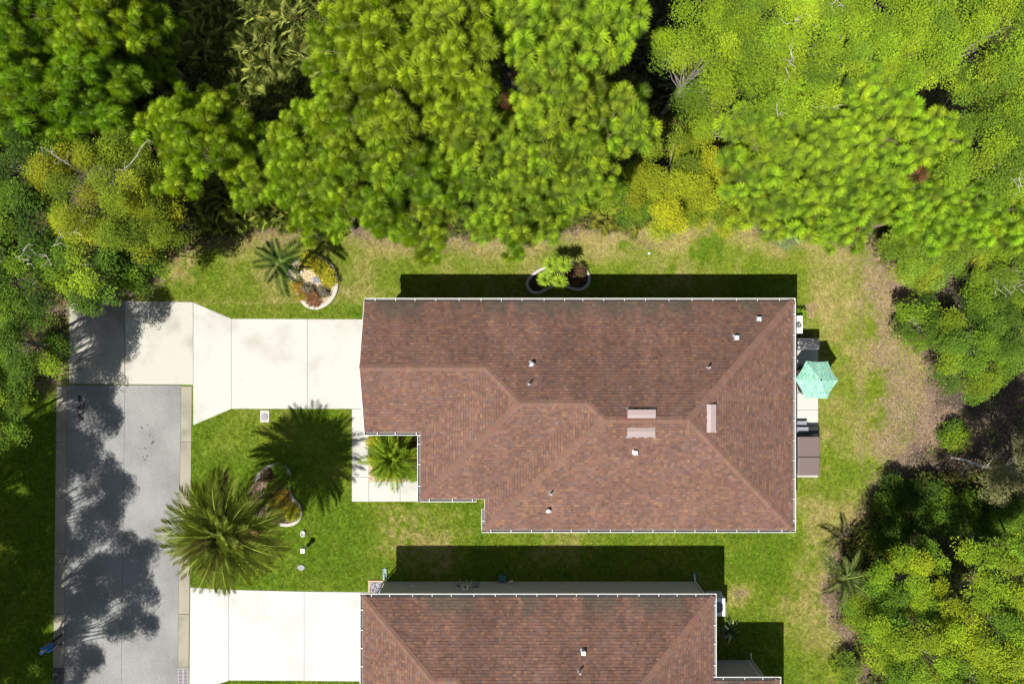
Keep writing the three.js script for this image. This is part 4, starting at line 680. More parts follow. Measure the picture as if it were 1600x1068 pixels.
const OAKS = [
  ['leafy_tree', 'fine leaved light green tree right of the dark palmetto gap', 1098, 92, 8, 92, O1, SPRAY_FINE, 0], ['leafy_tree', 'fine leaved light green tree at the top edge right of the palmetto gap', 1170, 40, 9, 98, O1, SPRAY_FINE, 1],
  ['leafy_tree', 'sunlit yellow green tree at the top with pale twigs on its left', 1265, 62, 9.3, 96, O1, SPRAY_OAK, 3], ['leafy_tree', 'fine leaved tree in the middle of the light green canopy', 1145, 168, 8, 86, O1, SPRAY_FINE, 1],
  ['leafy_tree', 'sunlit tree below the pale twigs above the soft pines', 1230, 155, 8.5, 82, O1, SPRAY_OAK, 2], ['leafy_tree', 'sunlit tree above the reddish gap among the right hand canopy', 1315, 115, 9, 76, O1, SPRAY_OAK, 0],
  ['leafy_tree', 'bright tree at the top edge right of centre of the canopy', 1380, 25, 9.5, 88, O1, SPRAY_OAK, 0], ['leafy_tree', 'bright tree above the dark gap in the canopy', 1425, 85, 9, 76, O1, SPRAY_OAK, 0],
  ['leafy_tree', 'bright tree at the top edge beside the grey twigs', 1480, 22, 9.5, 72, O1, SPRAY_OAK, 4], ['leafy_tree', 'bright tree right of the grey twigs at the top right', 1555, 50, 9.3, 92, O1, SPRAY_OAK, 1],
  ['leafy_tree', 'bright tree at the right edge beside the dark gap', 1555, 145, 9, 84, O1, SPRAY_OAK, 0], ['leafy_tree', 'yellow green tree at the right edge below the dark gap', 1545, 240, 8.5, 86, O1, SPRAY_OAK, 2],
  ['leafy_tree', 'yellowing tree bulging over the left woods above the turning pad', 165, 300, 6.5, 96, O2, SPRAY_FINE, 4], ['leafy_tree', 'yellow tinged tree behind the turning pad next to the palmettos', 228, 352, 6, 62, O2, SPRAY_FINE, 0],
  ['leafy_bush', 'big yellow green bush at the forest edge above the middle of the roof', 1045, 288, 3.4, 88, O2, SPRAY_OAK, 0], ['leafy_bush', 'low yellowing bush at the lawn edge right of the big yellow bush', 1120, 322, 2.6, 50, O2, SPRAY_OAK, 0], ['leafy_bush', 'low green bush at the foot of the pines left of the big yellow bush', 985, 305, 2.6, 52, MIDG, SPRAY_OAK, 0],
];
OAKS.forEach(([n, label, px, py, h, r, cols, spray, bare], i) => leafy(n, label, n === 'leafy_tree' ? 'tree' : 'bush', px, py, h, r, 200 + i, { cols, spray, bare, dens: 1.15, flat: n === 'leafy_tree' ? 0.72 : 0.9, lean: px < 300 ? [X(px, h) * (1 / K(h) - 1) * 0.7, Z(py, h) * (1 / K(h) - 1) * 0.7] : undefined }));
const DARK = [
  ['dark green broadleaf tree at the left edge beside the yellowing tree', 35, 265, 6.5, 78, DK, SPRAY_BROAD, 0], ['broadleaf tree with pale bare twigs at the left above the turning pad', 55, 365, 6, 74, DK, SPRAY_BROAD, 5], ['green broadleaf tree overhanging the top of the turning pad', 140, 415, 5.6, 74, MIDG, SPRAY_BROAD, 0],
  ['dark broadleaf tree at the left edge north of the turning pad', 30, 440, 5.6, 66, DK, SPRAY_BROAD, 0], ['small broadleaf tree in shade between the yellowing tree and the lawn', 215, 410, 4.8, 48, DK, SPRAY_BROAD, 0], ['bright tipped tree beside the west end of the turning pad', 48, 535, 5, 66, MIDG, SPRAY_OAK, 0],
  ['tree at the left edge beside the end of the lane', 8, 610, 5, 46, MIDG, SPRAY_OAK, 0], ['low leafy tree at the left edge of the shaded verge', -4, 675, 4.5, 44, MIDG, SPRAY_OAK, 0],
];
DARK.forEach(([label, px, py, h, r, cols, spray, bare], i) => leafy('broadleaf_tree', label, 'tree', px, py, h, r, 240 + i, { cols, spray, bare, dens: 1.0, size: spray === SPRAY_BROAD ? 0.8 : 1, gap: 0.45, lean: [X(px, h) * (1 / K(h) - 1) * 0.75, Z(py, h) * (1 / K(h) - 1) * 0.75] }));
const EAST = [
  ['leafy_bush', 'dark green rounded bush nearest the umbrella side of the east lawn', 1432, 500, 1.3, 42, DK, SPRAY_BROAD, 0, 0.9], ['leafy_bush', 'spreading mid green bush on the leaf litter east of the patio', 1510, 548, 1.7, 72, MIDG, SPRAY_OAK, 0, 0.7], ['leafy_bush', 'dark bush standing upright above the spreading bush in the east', 1535, 470, 2.2, 42, DK, SPRAY_BROAD, 0, 1], ['leafy_bush', 'mid green bush at the right edge beside the spreading bush', 1582, 520, 2.2, 56, MIDG, SPRAY_OAK, 0, 0.8],
  ['leafy_bush', 'bright green bush at the corner of the woods above the bare litter', 1425, 385, 2.4, 56, BR, SPRAY_OAK, 0, 0.8], ['leafy_bush', 'yellow green bush right of the corner bush', 1500, 370, 3.2, 62, BR, SPRAY_FINE, 0, 0.8], ['leafy_bush', 'yellow olive bush with grey dead twigs at the right edge', 1570, 420, 3.2, 60, O1, SPRAY_FINE, 6, 0.8], ['leafy_bush', 'small bush under the corner bush beside the litter', 1440, 425, 1.2, 36, BR, SPRAY_OAK, 0, 0.8],
  ['leafy_tree', 'grey green lichen covered tree leaning in from the right edge', 1585, 735, 4.5, 56, OLIVE, SPRAY_FINE, 3, 0.7],
  ['leafy_tree', 'yellow green tree at the bottom right nearest the feather palm', 1418, 902, 4.6, 66, OB, SPRAY_OAK, 0, 0.8], ['leafy_tree', 'yellow green tree at the right edge above the bottom right corner', 1570, 885, 6.4, 74, OB, SPRAY_OAK, 0, 0.8], ['leafy_tree', 'bright yellow tree at the bottom right beside the lawn', 1430, 1005, 5.2, 82, OB, SPRAY_OAK, 0, 0.8], ['leafy_tree', 'bright yellow tree in the bottom right corner', 1545, 995, 6.2, 76, OB, SPRAY_OAK, 0, 0.8], ['leafy_tree', 'yellow tree cut by the bottom edge at the right', 1540, 1075, 6, 80, OB, SPRAY_OAK, 0, 0.8],
  ['leafy_bush', 'green bush below the feather palm at the lawn edge', 1352, 935, 1.8, 42, MIDG, SPRAY_OAK, 0, 0.9], ['leafy_bush', 'dark bush at the lawn edge near the bottom', 1372, 985, 2.0, 34, MIDG, SPRAY_BROAD, 0, 0.9], ['leafy_bush', 'low bright bush on the lawn edge at the bottom', 1318, 1045, 0.6, 30, BR, SPRAY_SHRUB, 0, 0.5],
  ['leafy_bush', 'shaded bush at the lawn corner beside the lichen tree', 1405, 775, 0.7, 38, DK, SPRAY_OAK, 0, 0.8], ['leafy_bush', 'dark shaded bush south of the pale fallen trunk', 1455, 790, 0.8, 44, DK, SPRAY_BROAD, 0, 0.8], ['leafy_bush', 'shaded bush in the dark hollow at the right', 1530, 805, 0.8, 46, DK, SPRAY_BROAD, 0, 0.8], ['leafy_bush', 'shaded bush at the lawn edge above the feather palm', 1385, 832, 0.7, 34, DK, SPRAY_OAK, 0, 0.8], ['leafy_bush', 'small bright leaved bush beside the litter east of the hot tub', 1490, 680, 0.4, 22, MIDG, SPRAY_BROAD, 0, 0.7], ['leafy_bush', 'dark bush in the shade at the right edge below the lichen tree', 1585, 800, 1.6, 40, DK, SPRAY_OAK, 0, 0.8],
];
EAST.forEach(([n, label, px, py, h, r, cols, spray, bare, flat], i) => leafy(n, label, n === 'leafy_tree' ? 'tree' : 'bush', px, py, h, r, 280 + i, { cols, spray, bare, flat, dens: 1.1, size: spray === SPRAY_BROAD ? 0.75 : 1, trunk: n === 'leafy_tree' ? 0.12 : 0.04, lean: n === 'leafy_tree' ? [X(px, h) * (1 / K(h) - 1) * 0.85, Z(py, h) * (1 / K(h) - 1) * 0.85] : undefined }));
// trees west of the lane, beyond the frame: their crowns shade the verge and throw the dappled shade on the lane
{
  const spots = [[128, 655, 62], [118, 765, 84], [150, 878, 92], [168, 942, 76], [108, 1035, 48], [30, 650, 62], [25, 765, 76], [20, 880, 84], [15, 990, 84], [70, 710, 60], [140, 535, 62], [165, 488, 44], [40, 825, 62], [45, 935, 66], [35, 1065, 66], [-10, 1010, 70]];   // middles of the shade they throw, and its radius
  { const h = 9, x = 1562 - 12.8 * h, y = 640 + 14.3 * h, k = K(h); leafy('shade_tree', 'tall tree beyond the right edge that shades the litter behind the lichen tree', 'tree', 800 + (x - 800) / k, 534 + (y - 534) / k, h, 56 / k, 350, { cols: MIDG, dens: 1.2, flat: 0.55, trunk: 0.14, lean: [6, 1.5] }); }
  spots.forEach(([sx, sy, r], i) => { const h = 8.5 + (i % 3) * 0.5, x = sx - 12.8 * h, y = sy + 14.3 * h, k = K(h); leafy('shade_tree', `shade tree west of the lane, its shadow ${['topmost on the lane', 'in the upper middle of the lane', 'broadest across the lane', 'lowest broad one on the lane', 'small at the foot of the lane', 'at the top of the verge', 'in the upper verge', 'in the middle of the verge', 'at the lower verge', 'over the west gutter strip', 'on the turning pad', 'at the top of the turning pad', 'filling the upper half of the verge', 'filling the lower half of the verge', 'at the foot of the verge', 'at the bottom left of the verge'][i]}`, 'tree', 800 + (x - 800) / k, 534 + (y - 534) / k, h, r / k, 330 + i, { cols: MIDG, spray: SPRAY_OAK, dens: 1.15, flat: 0.55, trunk: 0.2, lean: [-3.2, 0.6] }); });
}

// ---------------------------------------------------------------- palms and palmettos
function palmetto(label, px, py, seed, n, size, tint, grp) {
  const r = rng(seed), t = thing('saw_palmetto', label, 'palmetto', [X(px, 0.9), 0, Z(py, 0.9)], grp), m = tinted(FROND, tint);
  for (let i = 0; i < n; i++) { const k = (i + r()) / n, f = mesh('frond', FANS[(r() * 3) | 0], m, t); f.rotation.set(0, r() * 6.283, lerp(0.15, 1.25, k) + (r() - 0.5) * 0.2, 'YXZ'); const h = 0.12 + 0.35 * k; f.position.set((r() - 0.5) * 0.3, h, (r() - 0.5) * 0.3); f.scale.setScalar(size * (0.8 + r() * 0.4)); }
  mesh('stem', tube([[0, 0, 0], [0.05, 0.3, 0.03], [0, 0.5, 0]], [0.1, 0.09, 0.05], 7), M.palmTrunk, t); return t;
}
{
  const r = rng(61), zones = [
    ['thicket beside the tall pines', 'palmettos in the top thicket', [[300, 0], [500, 0], [490, 90], [455, 150], [400, 160], [340, 110], [290, 60]], 44, 1.15, [0.36, 0.42, 0.09]],
    ['patch among dark left pines', 'palmettos among the left pines', [[215, 60], [300, 70], [310, 130], [250, 200], [180, 160], [100, 60]], 24, 1.0, [0.25, 0.3, 0.06]],
    ['left forest edge patch', 'palmettos at the left forest edge', [[310, 290], [400, 270], [460, 310], [470, 345], [400, 352], [330, 355]], 18, 1.0, [0.31, 0.38, 0.06]],
    ['dark gap patch', 'palmettos in the dark gap', [[985, 40], [1045, 10], [1050, 100], [1040, 150], [1000, 150]], 12, 1.15, [0.15, 0.165, 0.075]],
    ['patch by the yellow bush', 'palmettos by the yellow bush', [[925, 318], [990, 328], [1000, 342], [940, 345]], 6, 0.9, [0.30, 0.32, 0.04]],
    ['shaded patch below the thicket', 'palmettos in the left shade', [[385, 170], [440, 170], [430, 250], [400, 260], [240, 300], [290, 330]], 10, 0.95, [0.12, 0.16, 0.045]],
  ];
  let seed = 400; for (const [label, grp, pts, n, size, tint, where] of zones) { const placed = []; const x0 = Math.min(...pts.map((p) => p[0])), x1 = Math.max(...pts.map((p) => p[0])), y0 = Math.min(...pts.map((p) => p[1])), y1 = Math.max(...pts.map((p) => p[1])); let tries = 0; while (placed.length < n && tries++ < 4000) { const x = lerp(x0, x1, r()), y = lerp(y0, y1, r()), d = tries < 2500 ? 17 : 10; if (!inside(pts, x, y) || placed.some((p) => Math.hypot(p[0] - x, p[1] - y) < d)) continue; placed.push([x, y]); } const nth = ['first', 'second', 'third', 'fourth', 'fifth', 'sixth', 'seventh', 'eighth'], rows = Math.max(1, Math.round(placed.length / 6)), per = Math.ceil(placed.length / rows); placed.sort((a, b) => a[1] - b[1]); for (let q = 0; q < rows; q++) placed.slice(q * per, (q + 1) * per).sort((a, b) => a[0] - b[0]).forEach(([x, y], i) => { const f = 0.7 + r() * 0.6; palmetto(`saw palmetto, ${nth[i]} from left in ${rows > 1 ? nth[q] + ' row' : 'the row'} of the ${label}`, x, y, seed++, 12 + ((r() * 5) | 0), size * (0.85 + r() * 0.3), tint.map((v) => v * f), grp); }); }
}
function fanPalm(label, px, py, h, n, size, tint, seed) {
  const [cx, , cz] = SITE(px, py, h), r = rng(seed), t = thing('fan_palm', label, 'palm', [cx, 0, cz]), m = tinted(FROND, tint);
  mesh('trunk', tube([[0, -0.05, 0], [0.03, h * 0.5, 0], [0, h, 0]], [0.17, 0.13, 0.12], 9), M.palmTrunk, t);
  for (let i = 0; i < n; i++) { const k = (i + 0.5) / n, f = mesh('frond', FANS[i % 3], m, t); f.rotation.set(0, i * 2.4 + r() * 0.4, lerp(-0.5, 1.2, k) + (r() - 0.5) * 0.2, 'YXZ'); f.position.set(0, h - 0.05 + 0.1 * k, 0); f.scale.setScalar(size * (0.85 + r() * 0.3)); } return t;
}
fanPalm('pale blue green fan palm at the forest edge above the roof corner', 1222, 352, 1.6, 22, 1.55, [0.24, 0.33, 0.13], 501);
function featherPalm(name, label, px, py, h, geos, n, tint, seed, el, base, trunkR, sizes = [0.8, 1.1]) {
  const [cx, , cz] = SITE(px, py, h), r = rng(seed), bx = base ? X(base[0]) : cx, bz = base ? Z(base[1]) : cz, t = thing(name, label, 'palm', [bx, 0, bz]), dx = cx - bx, dz = cz - bz, m = tinted(FROND, tint), pts = []; for (let i = 0; i <= 10; i++) pts.push([dx * (i / 10) ** 1.5, (h * i) / 10, dz * (i / 10) ** 1.5]);
  mesh('trunk', tube(pts, pts.map((_, i) => trunkR * (i === 0 ? 1.3 : 1 + 0.1 * (i % 2) - 0.02 * i)), 10), M.palmTrunk, t);
  for (let i = 0; i < n; i++) { const k = (i + 0.5) / n, f = mesh('frond', geos[Math.min(geos.length - 1, Math.floor(k * geos.length + r() * 0.6))], m, t); f.rotation.set((r() - 0.5) * 0.5, i * 2.39996 + (r() - 0.5) * 0.35, lerp(el[0], el[1], k) + (r() - 0.5) * 0.14, 'YXZ'); f.position.set(dx, h - 0.08 + 0.15 * k, dz); f.scale.setScalar(lerp(sizes[1], sizes[0], k) * (0.86 + r() * 0.24)); if (n > 60 && (i < 7 || i % 23 === 9)) { f.material = tinted(FROND, [0.26, 0.19, 0.09]); f.userData.label = 'brown dying frond'; } } return t;
}
const BIG = [frondGeo(11, 3.0, 0.5, 0.72, 78, 0.56, 0.02, 0.3, 0.45), frondGeo(12, 3.0, 0.7, 0.62, 78, 0.58, 0.02, 0.45, 0.45), frondGeo(13, 2.6, 0.8, 0.4, 70, 0.5, 0.02, 0.65, 0.4)];
featherPalm('feather_palm', 'huge feathery palm with greyish green fronds beside the lane', 349, 834, 5.4, BIG, 104, [0.27, 0.38, 0.06], 511, [-0.42, 1.15], [404, 789], 0.24, [0.72, 1.08]);
const SMALL = [frondGeo(21, 1.6, 0.3, 0.95, 74, 0.36, 0.023, 0.15, 0.6), frondGeo(22, 1.5, 0.4, 0.8, 74, 0.36, 0.023, 0.2, 0.6)];
featherPalm('feather_palm', 'small dark green palm leaning out of the teardrop bed', 437, 411, 3.0, SMALL, 11, [0.055, 0.12, 0.018], 512, [-0.1, 0.75], [467, 424], 0.1, [0.85, 1.08]);
featherPalm('feather_palm', 'bushy bright green palm in the square bed by the front walk', 613, 717, 1.0, [frondGeo(31, 1.7, 0.35, 0.7, 56, 0.3, 0.02, 0.3, 0.5), frondGeo(32, 1.4, 0.5, 0.6, 56, 0.3, 0.02, 0.4, 0.5)], 34, [0.2, 0.34, 0.02], 513, [0.05, 1.2], null, 0.09);
featherPalm('feather_palm', 'dark feather palm with arching fronds at the east lawn edge', 1322, 903, 2.5, [frondGeo(41, 1.7, 0.3, 0.85, 46, 0.4, 0.022, 0.1), frondGeo(42, 1.6, 0.5, 0.6, 46, 0.4, 0.022, 0.2)], 11, [0.13, 0.19, 0.05], 514, [-0.15, 0.85], [1313, 898], 0.1);

// ---------------------------------------------------------------- plants in the beds
function rosettePlant(label, heads, tint, leafLen, n, seed, pos) {
  const r = rng(seed), t = thing('rosette_plant', label, 'plant', pos), m = tinted(FROND, tint), g = new MB();
  for (let i = 0; i < 5; i++) { const a = (i / 5) * leafLen, c = ((i + 1) / 5) * leafLen, w = (k) => 0.03 * Math.sin(Math.PI * (0.12 + 0.86 * k / 5)) + 0.003, y = (k) => 0.12 * (k / 5) - 0.30 * leafLen * (k / 5) ** 2, f = i / 5, col = [1 + 0.15 * f, 1, 1]; g.quad([a, y(i), 0], [c, y(i + 1), 0], [c, y(i + 1) + 0.012, w(i + 1)], [a, y(i) + 0.012, w(i)], col); g.quad([a, y(i), 0], [a, y(i) + 0.012, -w(i)], [c, y(i + 1) + 0.012, -w(i + 1)], [c, y(i + 1), 0], col); }
  const lg = g.geo();
  for (const [hx, hy, hz] of heads) {
    mesh('stem', tube([[hx * 0.2, 0, hz * 0.2], [hx * 0.7, hy * 0.6, hz * 0.7], [hx, hy, hz]], [0.06, 0.045, 0.035], 7), M.palmTrunk, t);
    const h = group('leaf_rosette', t); h.position.set(hx, hy, hz);
    for (let i = 0; i < n; i++) { const k = (i + 0.5) / n, f = mesh('leaf', lg, m, h); f.rotation.set((r() - 0.5) * 0.4, i * 2.39996, lerp(-0.35, 1.3, k), 'YXZ'); f.scale.setScalar(lerp(1.05, 0.7, k) * (0.9 + r() * 0.2)); }
  }
  return t;
}
{
  const o = [X(868, 1.6), 0, Z(426, 1.6)], hd = (px, py, h) => [X(px, h) - o[0], h, Z(py, h) - o[2]];
  rosettePlant('four headed spiky rosette plant in the kidney bed on the north lawn', [hd(861, 414, 1.7), hd(881, 413, 1.75), hd(852, 436, 1.5), hd(875, 440, 1.6)], [0.25, 0.40, 0.03], 0.5, 84, 601, o);
}
function bedShrub(label, px, py, r_, h, cols, seed, spray = SPRAY_SHRUB, size = 1) {
  const r = rng(seed), t = thing('bed_plant', label, 'plant', [X(px, h * 0.6), 0, Z(py, h * 0.6)]), items = [], st = [];
  for (let i = 0; i < 7; i++) { const a = i * 2.4, e = [Math.cos(a) * r_ * 0.7, h * 0.8, Math.sin(a) * r_ * 0.7]; st.push(tube([[0, 0, 0], [e[0] * 0.5, h * 0.5, e[2] * 0.5], e], [0.014, 0.01, 0.006], 5)); }
  const n = Math.round(26 + r_ * r_ * 520); for (let i = 0; i < n; i++) { const a = r() * 6.283, q = Math.sqrt(r()) * r_, y = h * (0.35 + 0.65 * Math.sqrt(1 - (q / r_) ** 2) * (0.6 + 0.4 * r())), c = cols[(r() * cols.length) | 0], f = 0.7 + r() * 0.6; items.push([Math.cos(a) * q, y, Math.sin(a) * q, (r() - 0.5) * 1.4, r() * 6.3, (r() - 0.5) * 1.4, size * (0.7 + r() * 0.6), c.map((v) => v * f)]); }
  mesh('stems', merged(st), M.bark, t); scatter('foliage', spray, LEAF, items, t); return t;
}
const YG = [[0.42, 0.40, 0.02], [0.30, 0.34, 0.02], [0.5, 0.42, 0.03]], RED = [[0.28, 0.12, 0.06], [0.32, 0.16, 0.09], [0.2, 0.1, 0.04]], GREY = [[0.2, 0.18, 0.13], [0.16, 0.15, 0.13], [0.24, 0.2, 0.12]], ORG = [[0.42, 0.26, 0.03], [0.25, 0.24, 0.02], [0.36, 0.17, 0.03]], GRN = [[0.16, 0.29, 0.02], [0.22, 0.34, 0.02]], MAR = [[0.16, 0.06, 0.05], [0.12, 0.07, 0.04], [0.10, 0.12, 0.03]];
[[478, 407, 0.34, 0.5, YG, 'yellow green shrub at the top of the teardrop bed beside the palm trunk'], [490, 411, 0.34, 0.5, YG, 'second yellow shrub along the top curve of the teardrop bed'], [501, 418, 0.36, 0.5, YG, 'yellow shrub at the upper right curve of the teardrop bed'], [510, 428, 0.36, 0.5, YG, 'yellow shrub at the right side of the teardrop bed'], [515, 438, 0.3, 0.45, YG, 'lowest yellow shrub on the right of the teardrop bed'], [489, 466, 0.34, 0.4, RED, 'red bromeliad like plant at the bottom of the teardrop bed'], [480, 453, 0.2, 0.4, GREY, 'grey plant left of the red plant in the teardrop bed'], [504, 456, 0.24, 0.4, GREY, 'grey plant right of the red plant in the teardrop bed'], [473, 459, 0.24, 0.35, ORG, 'orange yellow croton at the left curve of the teardrop bed'], [464, 446, 0.2, 0.3, ORG, 'little orange plant under the palm fronds of the teardrop bed'],
  [903, 425, 0.4, 0.5, MAR, 'reddish brown shrub at the right of the kidney bed on the north lawn'], [893, 432, 0.22, 0.35, MAR, 'dark shrub beside the rosettes in the kidney bed'], [899, 438, 0.14, 0.3, RED, 'small pinkish plant in the shaded part of the kidney bed'],
  [420, 745, 0.35, 0.35, MAR, 'maroon ground plant in the top of the bed under the big palm'], [436, 733, 0.28, 0.35, GRN, 'green plant inside the top curve of the bed under the big palm'], [440, 775, 0.4, 0.4, ORG, 'orange tinged plant in the middle of the bed under the big palm'], [455, 800, 0.4, 0.4, YG, 'yellow green plant inside the lower curve of the bed under the big palm'], [447, 752, 0.28, 0.35, GRN, 'green plant by the narrow waist of the bed under the big palm'], [428, 760, 0.36, 0.4, GRN, 'green plant in the shadow of the fronds under the big palm'], [432, 795, 0.38, 0.4, [...GRN, ...ORG], 'mixed green plant at the palm side of the lower bed curve under the big palm'], [420, 778, 0.3, 0.35, GRN, 'low green plant nearest the trunk of the big palm'],
  [643, 690, 0.4, 0.5, MAR, 'maroon shrub in the upper right of the square front bed'], [646, 708, 0.34, 0.45, [...GRN, ...ORG], 'orange tinged shrub at the right of the square front bed'], [630, 686, 0.3, 0.45, [...GRN, ...MAR], 'mixed green shrub along the gutter of the square front bed'], [584, 690, 0.28, 0.4, YG, 'yellow shrub at the upper left of the square front bed'], [583, 716, 0.28, 0.4, [...YG, ...GRN], 'yellow shrub at the left of the square front bed'], [644, 744, 0.22, 0.4, GRN, 'round green shrub at the lower right of the square front bed'], [600, 688, 0.36, 0.4, GRN, 'green shrub along the gutter at the upper left of the square front bed'], [612, 700, 0.34, 0.4, [...GRN, ...ORG], 'leafy shrub behind the palm in the square front bed'], [595, 735, 0.36, 0.35, GRN, 'low green shrub at the lower left of the square front bed'], [628, 735, 0.34, 0.4, GRN, 'bright green shrub at the lower edge of the square front bed'], [590, 702, 0.4, 0.4, GRN, 'bright green shrub at the left of the square front bed'], [634, 704, 0.44, 0.45, GRN, 'bright green shrub right of the palm in the square front bed'], [608, 737, 0.32, 0.35, [...GRN, ...YG], 'yellow green shrub below the palm in the square front bed'], [648, 726, 0.26, 0.4, [...GRN, ...MAR], 'mottled shrub at the right edge of the square front bed'],
].forEach(([px, py, r, h, c, label], i) => bedShrub(label, px, py, r, h, c, 620 + i));
bedShrub('small leafy weed beside the air conditioner of the main house', 1248.5, 490, 0.2, 0.5, GRN, 660);
{ // plant beside the lower house, a few leaves tinted pale as sunlit tips
  const t = thing('strap_leaf_plant', 'dark plant with a few yellow leaves tinted pale as sunlit in the shade of the lower house', 'plant', [X(1144, 0.4), 0, Z(989, 0.4)]), r = rng(71), dk = tinted(FROND, [0.05, 0.085, 0.03]), pale = tinted(FROND, [0.42, 0.42, 0.15]), b = new MB();
  for (let i = 0; i < 6; i++) { const w = (k) => 0.045 * Math.sin(Math.PI * (0.05 + 0.93 * k / 6)) + 0.003, y = (k) => 0.75 * (k / 6) - 0.55 * (k / 6) ** 2, x = (k) => 0.75 * k / 6; b.quad([x(i), y(i), -w(i)], [x(i + 1), y(i + 1), -w(i + 1)], [x(i + 1), y(i + 1), w(i + 1)], [x(i), y(i), w(i)]); }
  const g = b.geo(); for (let i = 0; i < 26; i++) { const m = mesh('leaf', g, [2, 7, 11, 16, 21].includes(i) ? pale : dk, t); m.rotation.set((r() - 0.5) * 0.3, i * 2.4, lerp(-0.25, 0.8, r()), 'YXZ'); m.scale.setScalar(0.6 + r() * 0.5); }
}

// ---------------------------------------------------------------- small things on the lawns
{
  const t = thing('cleanout', 'square concrete collar with a round dark lid beside the driveway', 'utility cover', [X(413.5), 0, Z(650)]);
  mesh('collar', merged([slabGeo([[-0.25, -0.33], [0.25, -0.33], [0.25, 0.33], [-0.25, 0.33]], -0.05, 0.04, 0.012)]), M.concreteOld, t); mesh('lid', new THREE.CylinderGeometry(0.165, 0.175, 0.03, 26).translate(0, 0.054, 0.03), M.lidGrey, t); mesh('knob', cyl(0.035, 0.04, 0.03, 12, 0, 0.083, 0.03), M.lead, t);
  const v = thing('valve_lid', 'oval grey meter box lid set in the lawn below the white post', 'utility cover', [X(470.5), 0, Z(886)]);
  const e = new THREE.CylinderGeometry(0.19, 0.2, 0.05, 28).scale(1, 1, 0.74).translate(0, 0.03, 0); mesh('lid', e, M.lidGrey, v); mesh('rim', new THREE.TorusGeometry(0.195, 0.014, 6, 30).rotateX(Math.PI / 2).scale(1, 1, 0.74).translate(0, 0.045, 0), M.slate, v);
  const p = thing('lamp_post', 'short white square post with a cap on the lawn by the big palm', 'post', [X(473, 0.7), 0, Z(860, 0.7)]);
  mesh('post', boxGeo(-0.06, 0.06, 0, 0.72, -0.06, 0.06, 0.006), M.white, p); mesh('cap', merged([boxGeo(-0.115, 0.115, 0.72, 0.78, -0.115, 0.115, 0.012), new THREE.CylinderGeometry(0.02, 0.13, 0.06, 4, 1).rotateY(Math.PI / 4).translate(0, 0.808, 0)]), M.white, p); mesh('lantern_box', boxGeo(-0.09, 0.09, 0.55, 0.7195, -0.09, 0.09, 0.01), M.lead, p);
  const s = thing('lawn_ornament', 'small mottled white garden ornament on the lawn beside the palm bed', 'ornament', [X(473.5), 0, Z(833)]);
  const r = rng(9), list = []; for (let i = 0; i < 9; i++) { const a = i * 0.7; list.push(stoneGeo(900 + i, 0.8).scale(0.055, 0.07, 0.055).translate(Math.cos(a) * 0.11, 0.06 + 0.02 * r(), Math.sin(a) * 0.14)); } mesh('shell_ring', merged(list), M.whiteMatte, s); mesh('bowl', new THREE.LatheGeometry([[0, 0.03], [0.08, 0.04], [0.11, 0.1], [0.1, 0.11], [0.07, 0.06], [0, 0.05]].map(([x, y]) => new THREE.Vector2(x, y)), 16), M.lead, s);
  const st = thing('stepping_stone', 'dark blue grey square stone lying in the teardrop bed', 'stone', [X(495), 0.05, Z(437.5)]); mesh('slab', boxGeo(-0.19, 0.19, 0, 0.05, -0.16, 0.16, 0.015).rotateY(0.12), M.slate, st);
  const rk = thing('rock', 'pale boulder in the teardrop bed near the palm trunk', 'rock', [X(471), 0.06, Z(424)]); mesh('boulder', stoneGeo(44, 0.7).scale(0.16, 0.16, 0.14), M.lead, rk);
  const pv = thing('paver', 'grey paver on the ground beside the pale leaved plant', 'paver', [X(1135.5), 0, Z(986.5)]); mesh('slab', boxGeo(-0.24, 0.24, -0.02, 0.05, -0.31, 0.31, 0.012), M.concreteStained, pv);
  const ub = thing('utility_box', 'teal green utility box on the shaded strip north of the lower house', 'utility box', [X(785, 0.3), 0, Z(903.5, 0.3)]); mesh('box_body', boxGeo(-0.19, 0.19, 0, 0.3, -0.14, 0.14, 0.03), M.green, ub); mesh('lid', boxGeo(-0.205, 0.205, 0.3, 0.335, -0.155, 0.155, 0.014), M.green, ub);
  const bf = thing('backflow_pipe', 'white pipe riser with a crossbar beside the teal utility box', 'pipe', [X(798), 0, Z(903)]); mesh('riser', merged([tube([[-0.08, -0.05, 0.14], [-0.08, 0.35, 0.14], [-0.05, 0.42, 0.1]], [0.025, 0.025, 0.025], 8), tube([[0.1, -0.05, 0.14], [0.1, 0.32, 0.14], [0.08, 0.42, 0.08]], [0.025, 0.025, 0.025], 8)]), M.pvc, bf); mesh('crossbar', tube([[-0.09, 0.42, 0.1], [0.0, 0.46, 0.0], [0.12, 0.44, 0.04]], [0.028, 0.04, 0.028], 8), M.pvc, bf); mesh('valve_handle', new THREE.TorusGeometry(0.05, 0.012, 6, 14).rotateX(1.57).translate(0.06, 0.5, -0.02), M.pvc, bf);
  for (const [px, py, label] of [[601, 896, 'green splash block at the foot of the downspout by the pebble square'], [1085, 902, 'green splash block at the foot of the downspout near the lower air conditioner']]) { const b = thing('splash_block', label, 'splash block', [X(px), 0, Z(py)]); mesh('tray', merged([boxGeo(-0.1, 0.1, 0, 0.04, -0.3, 0.3, 0.01), boxGeo(-0.12, -0.0905, 0, 0.09, -0.3, 0.3, 0.01), boxGeo(0.0905, 0.12, 0, 0.09, -0.3, 0.3, 0.01)]), M.green, b); }
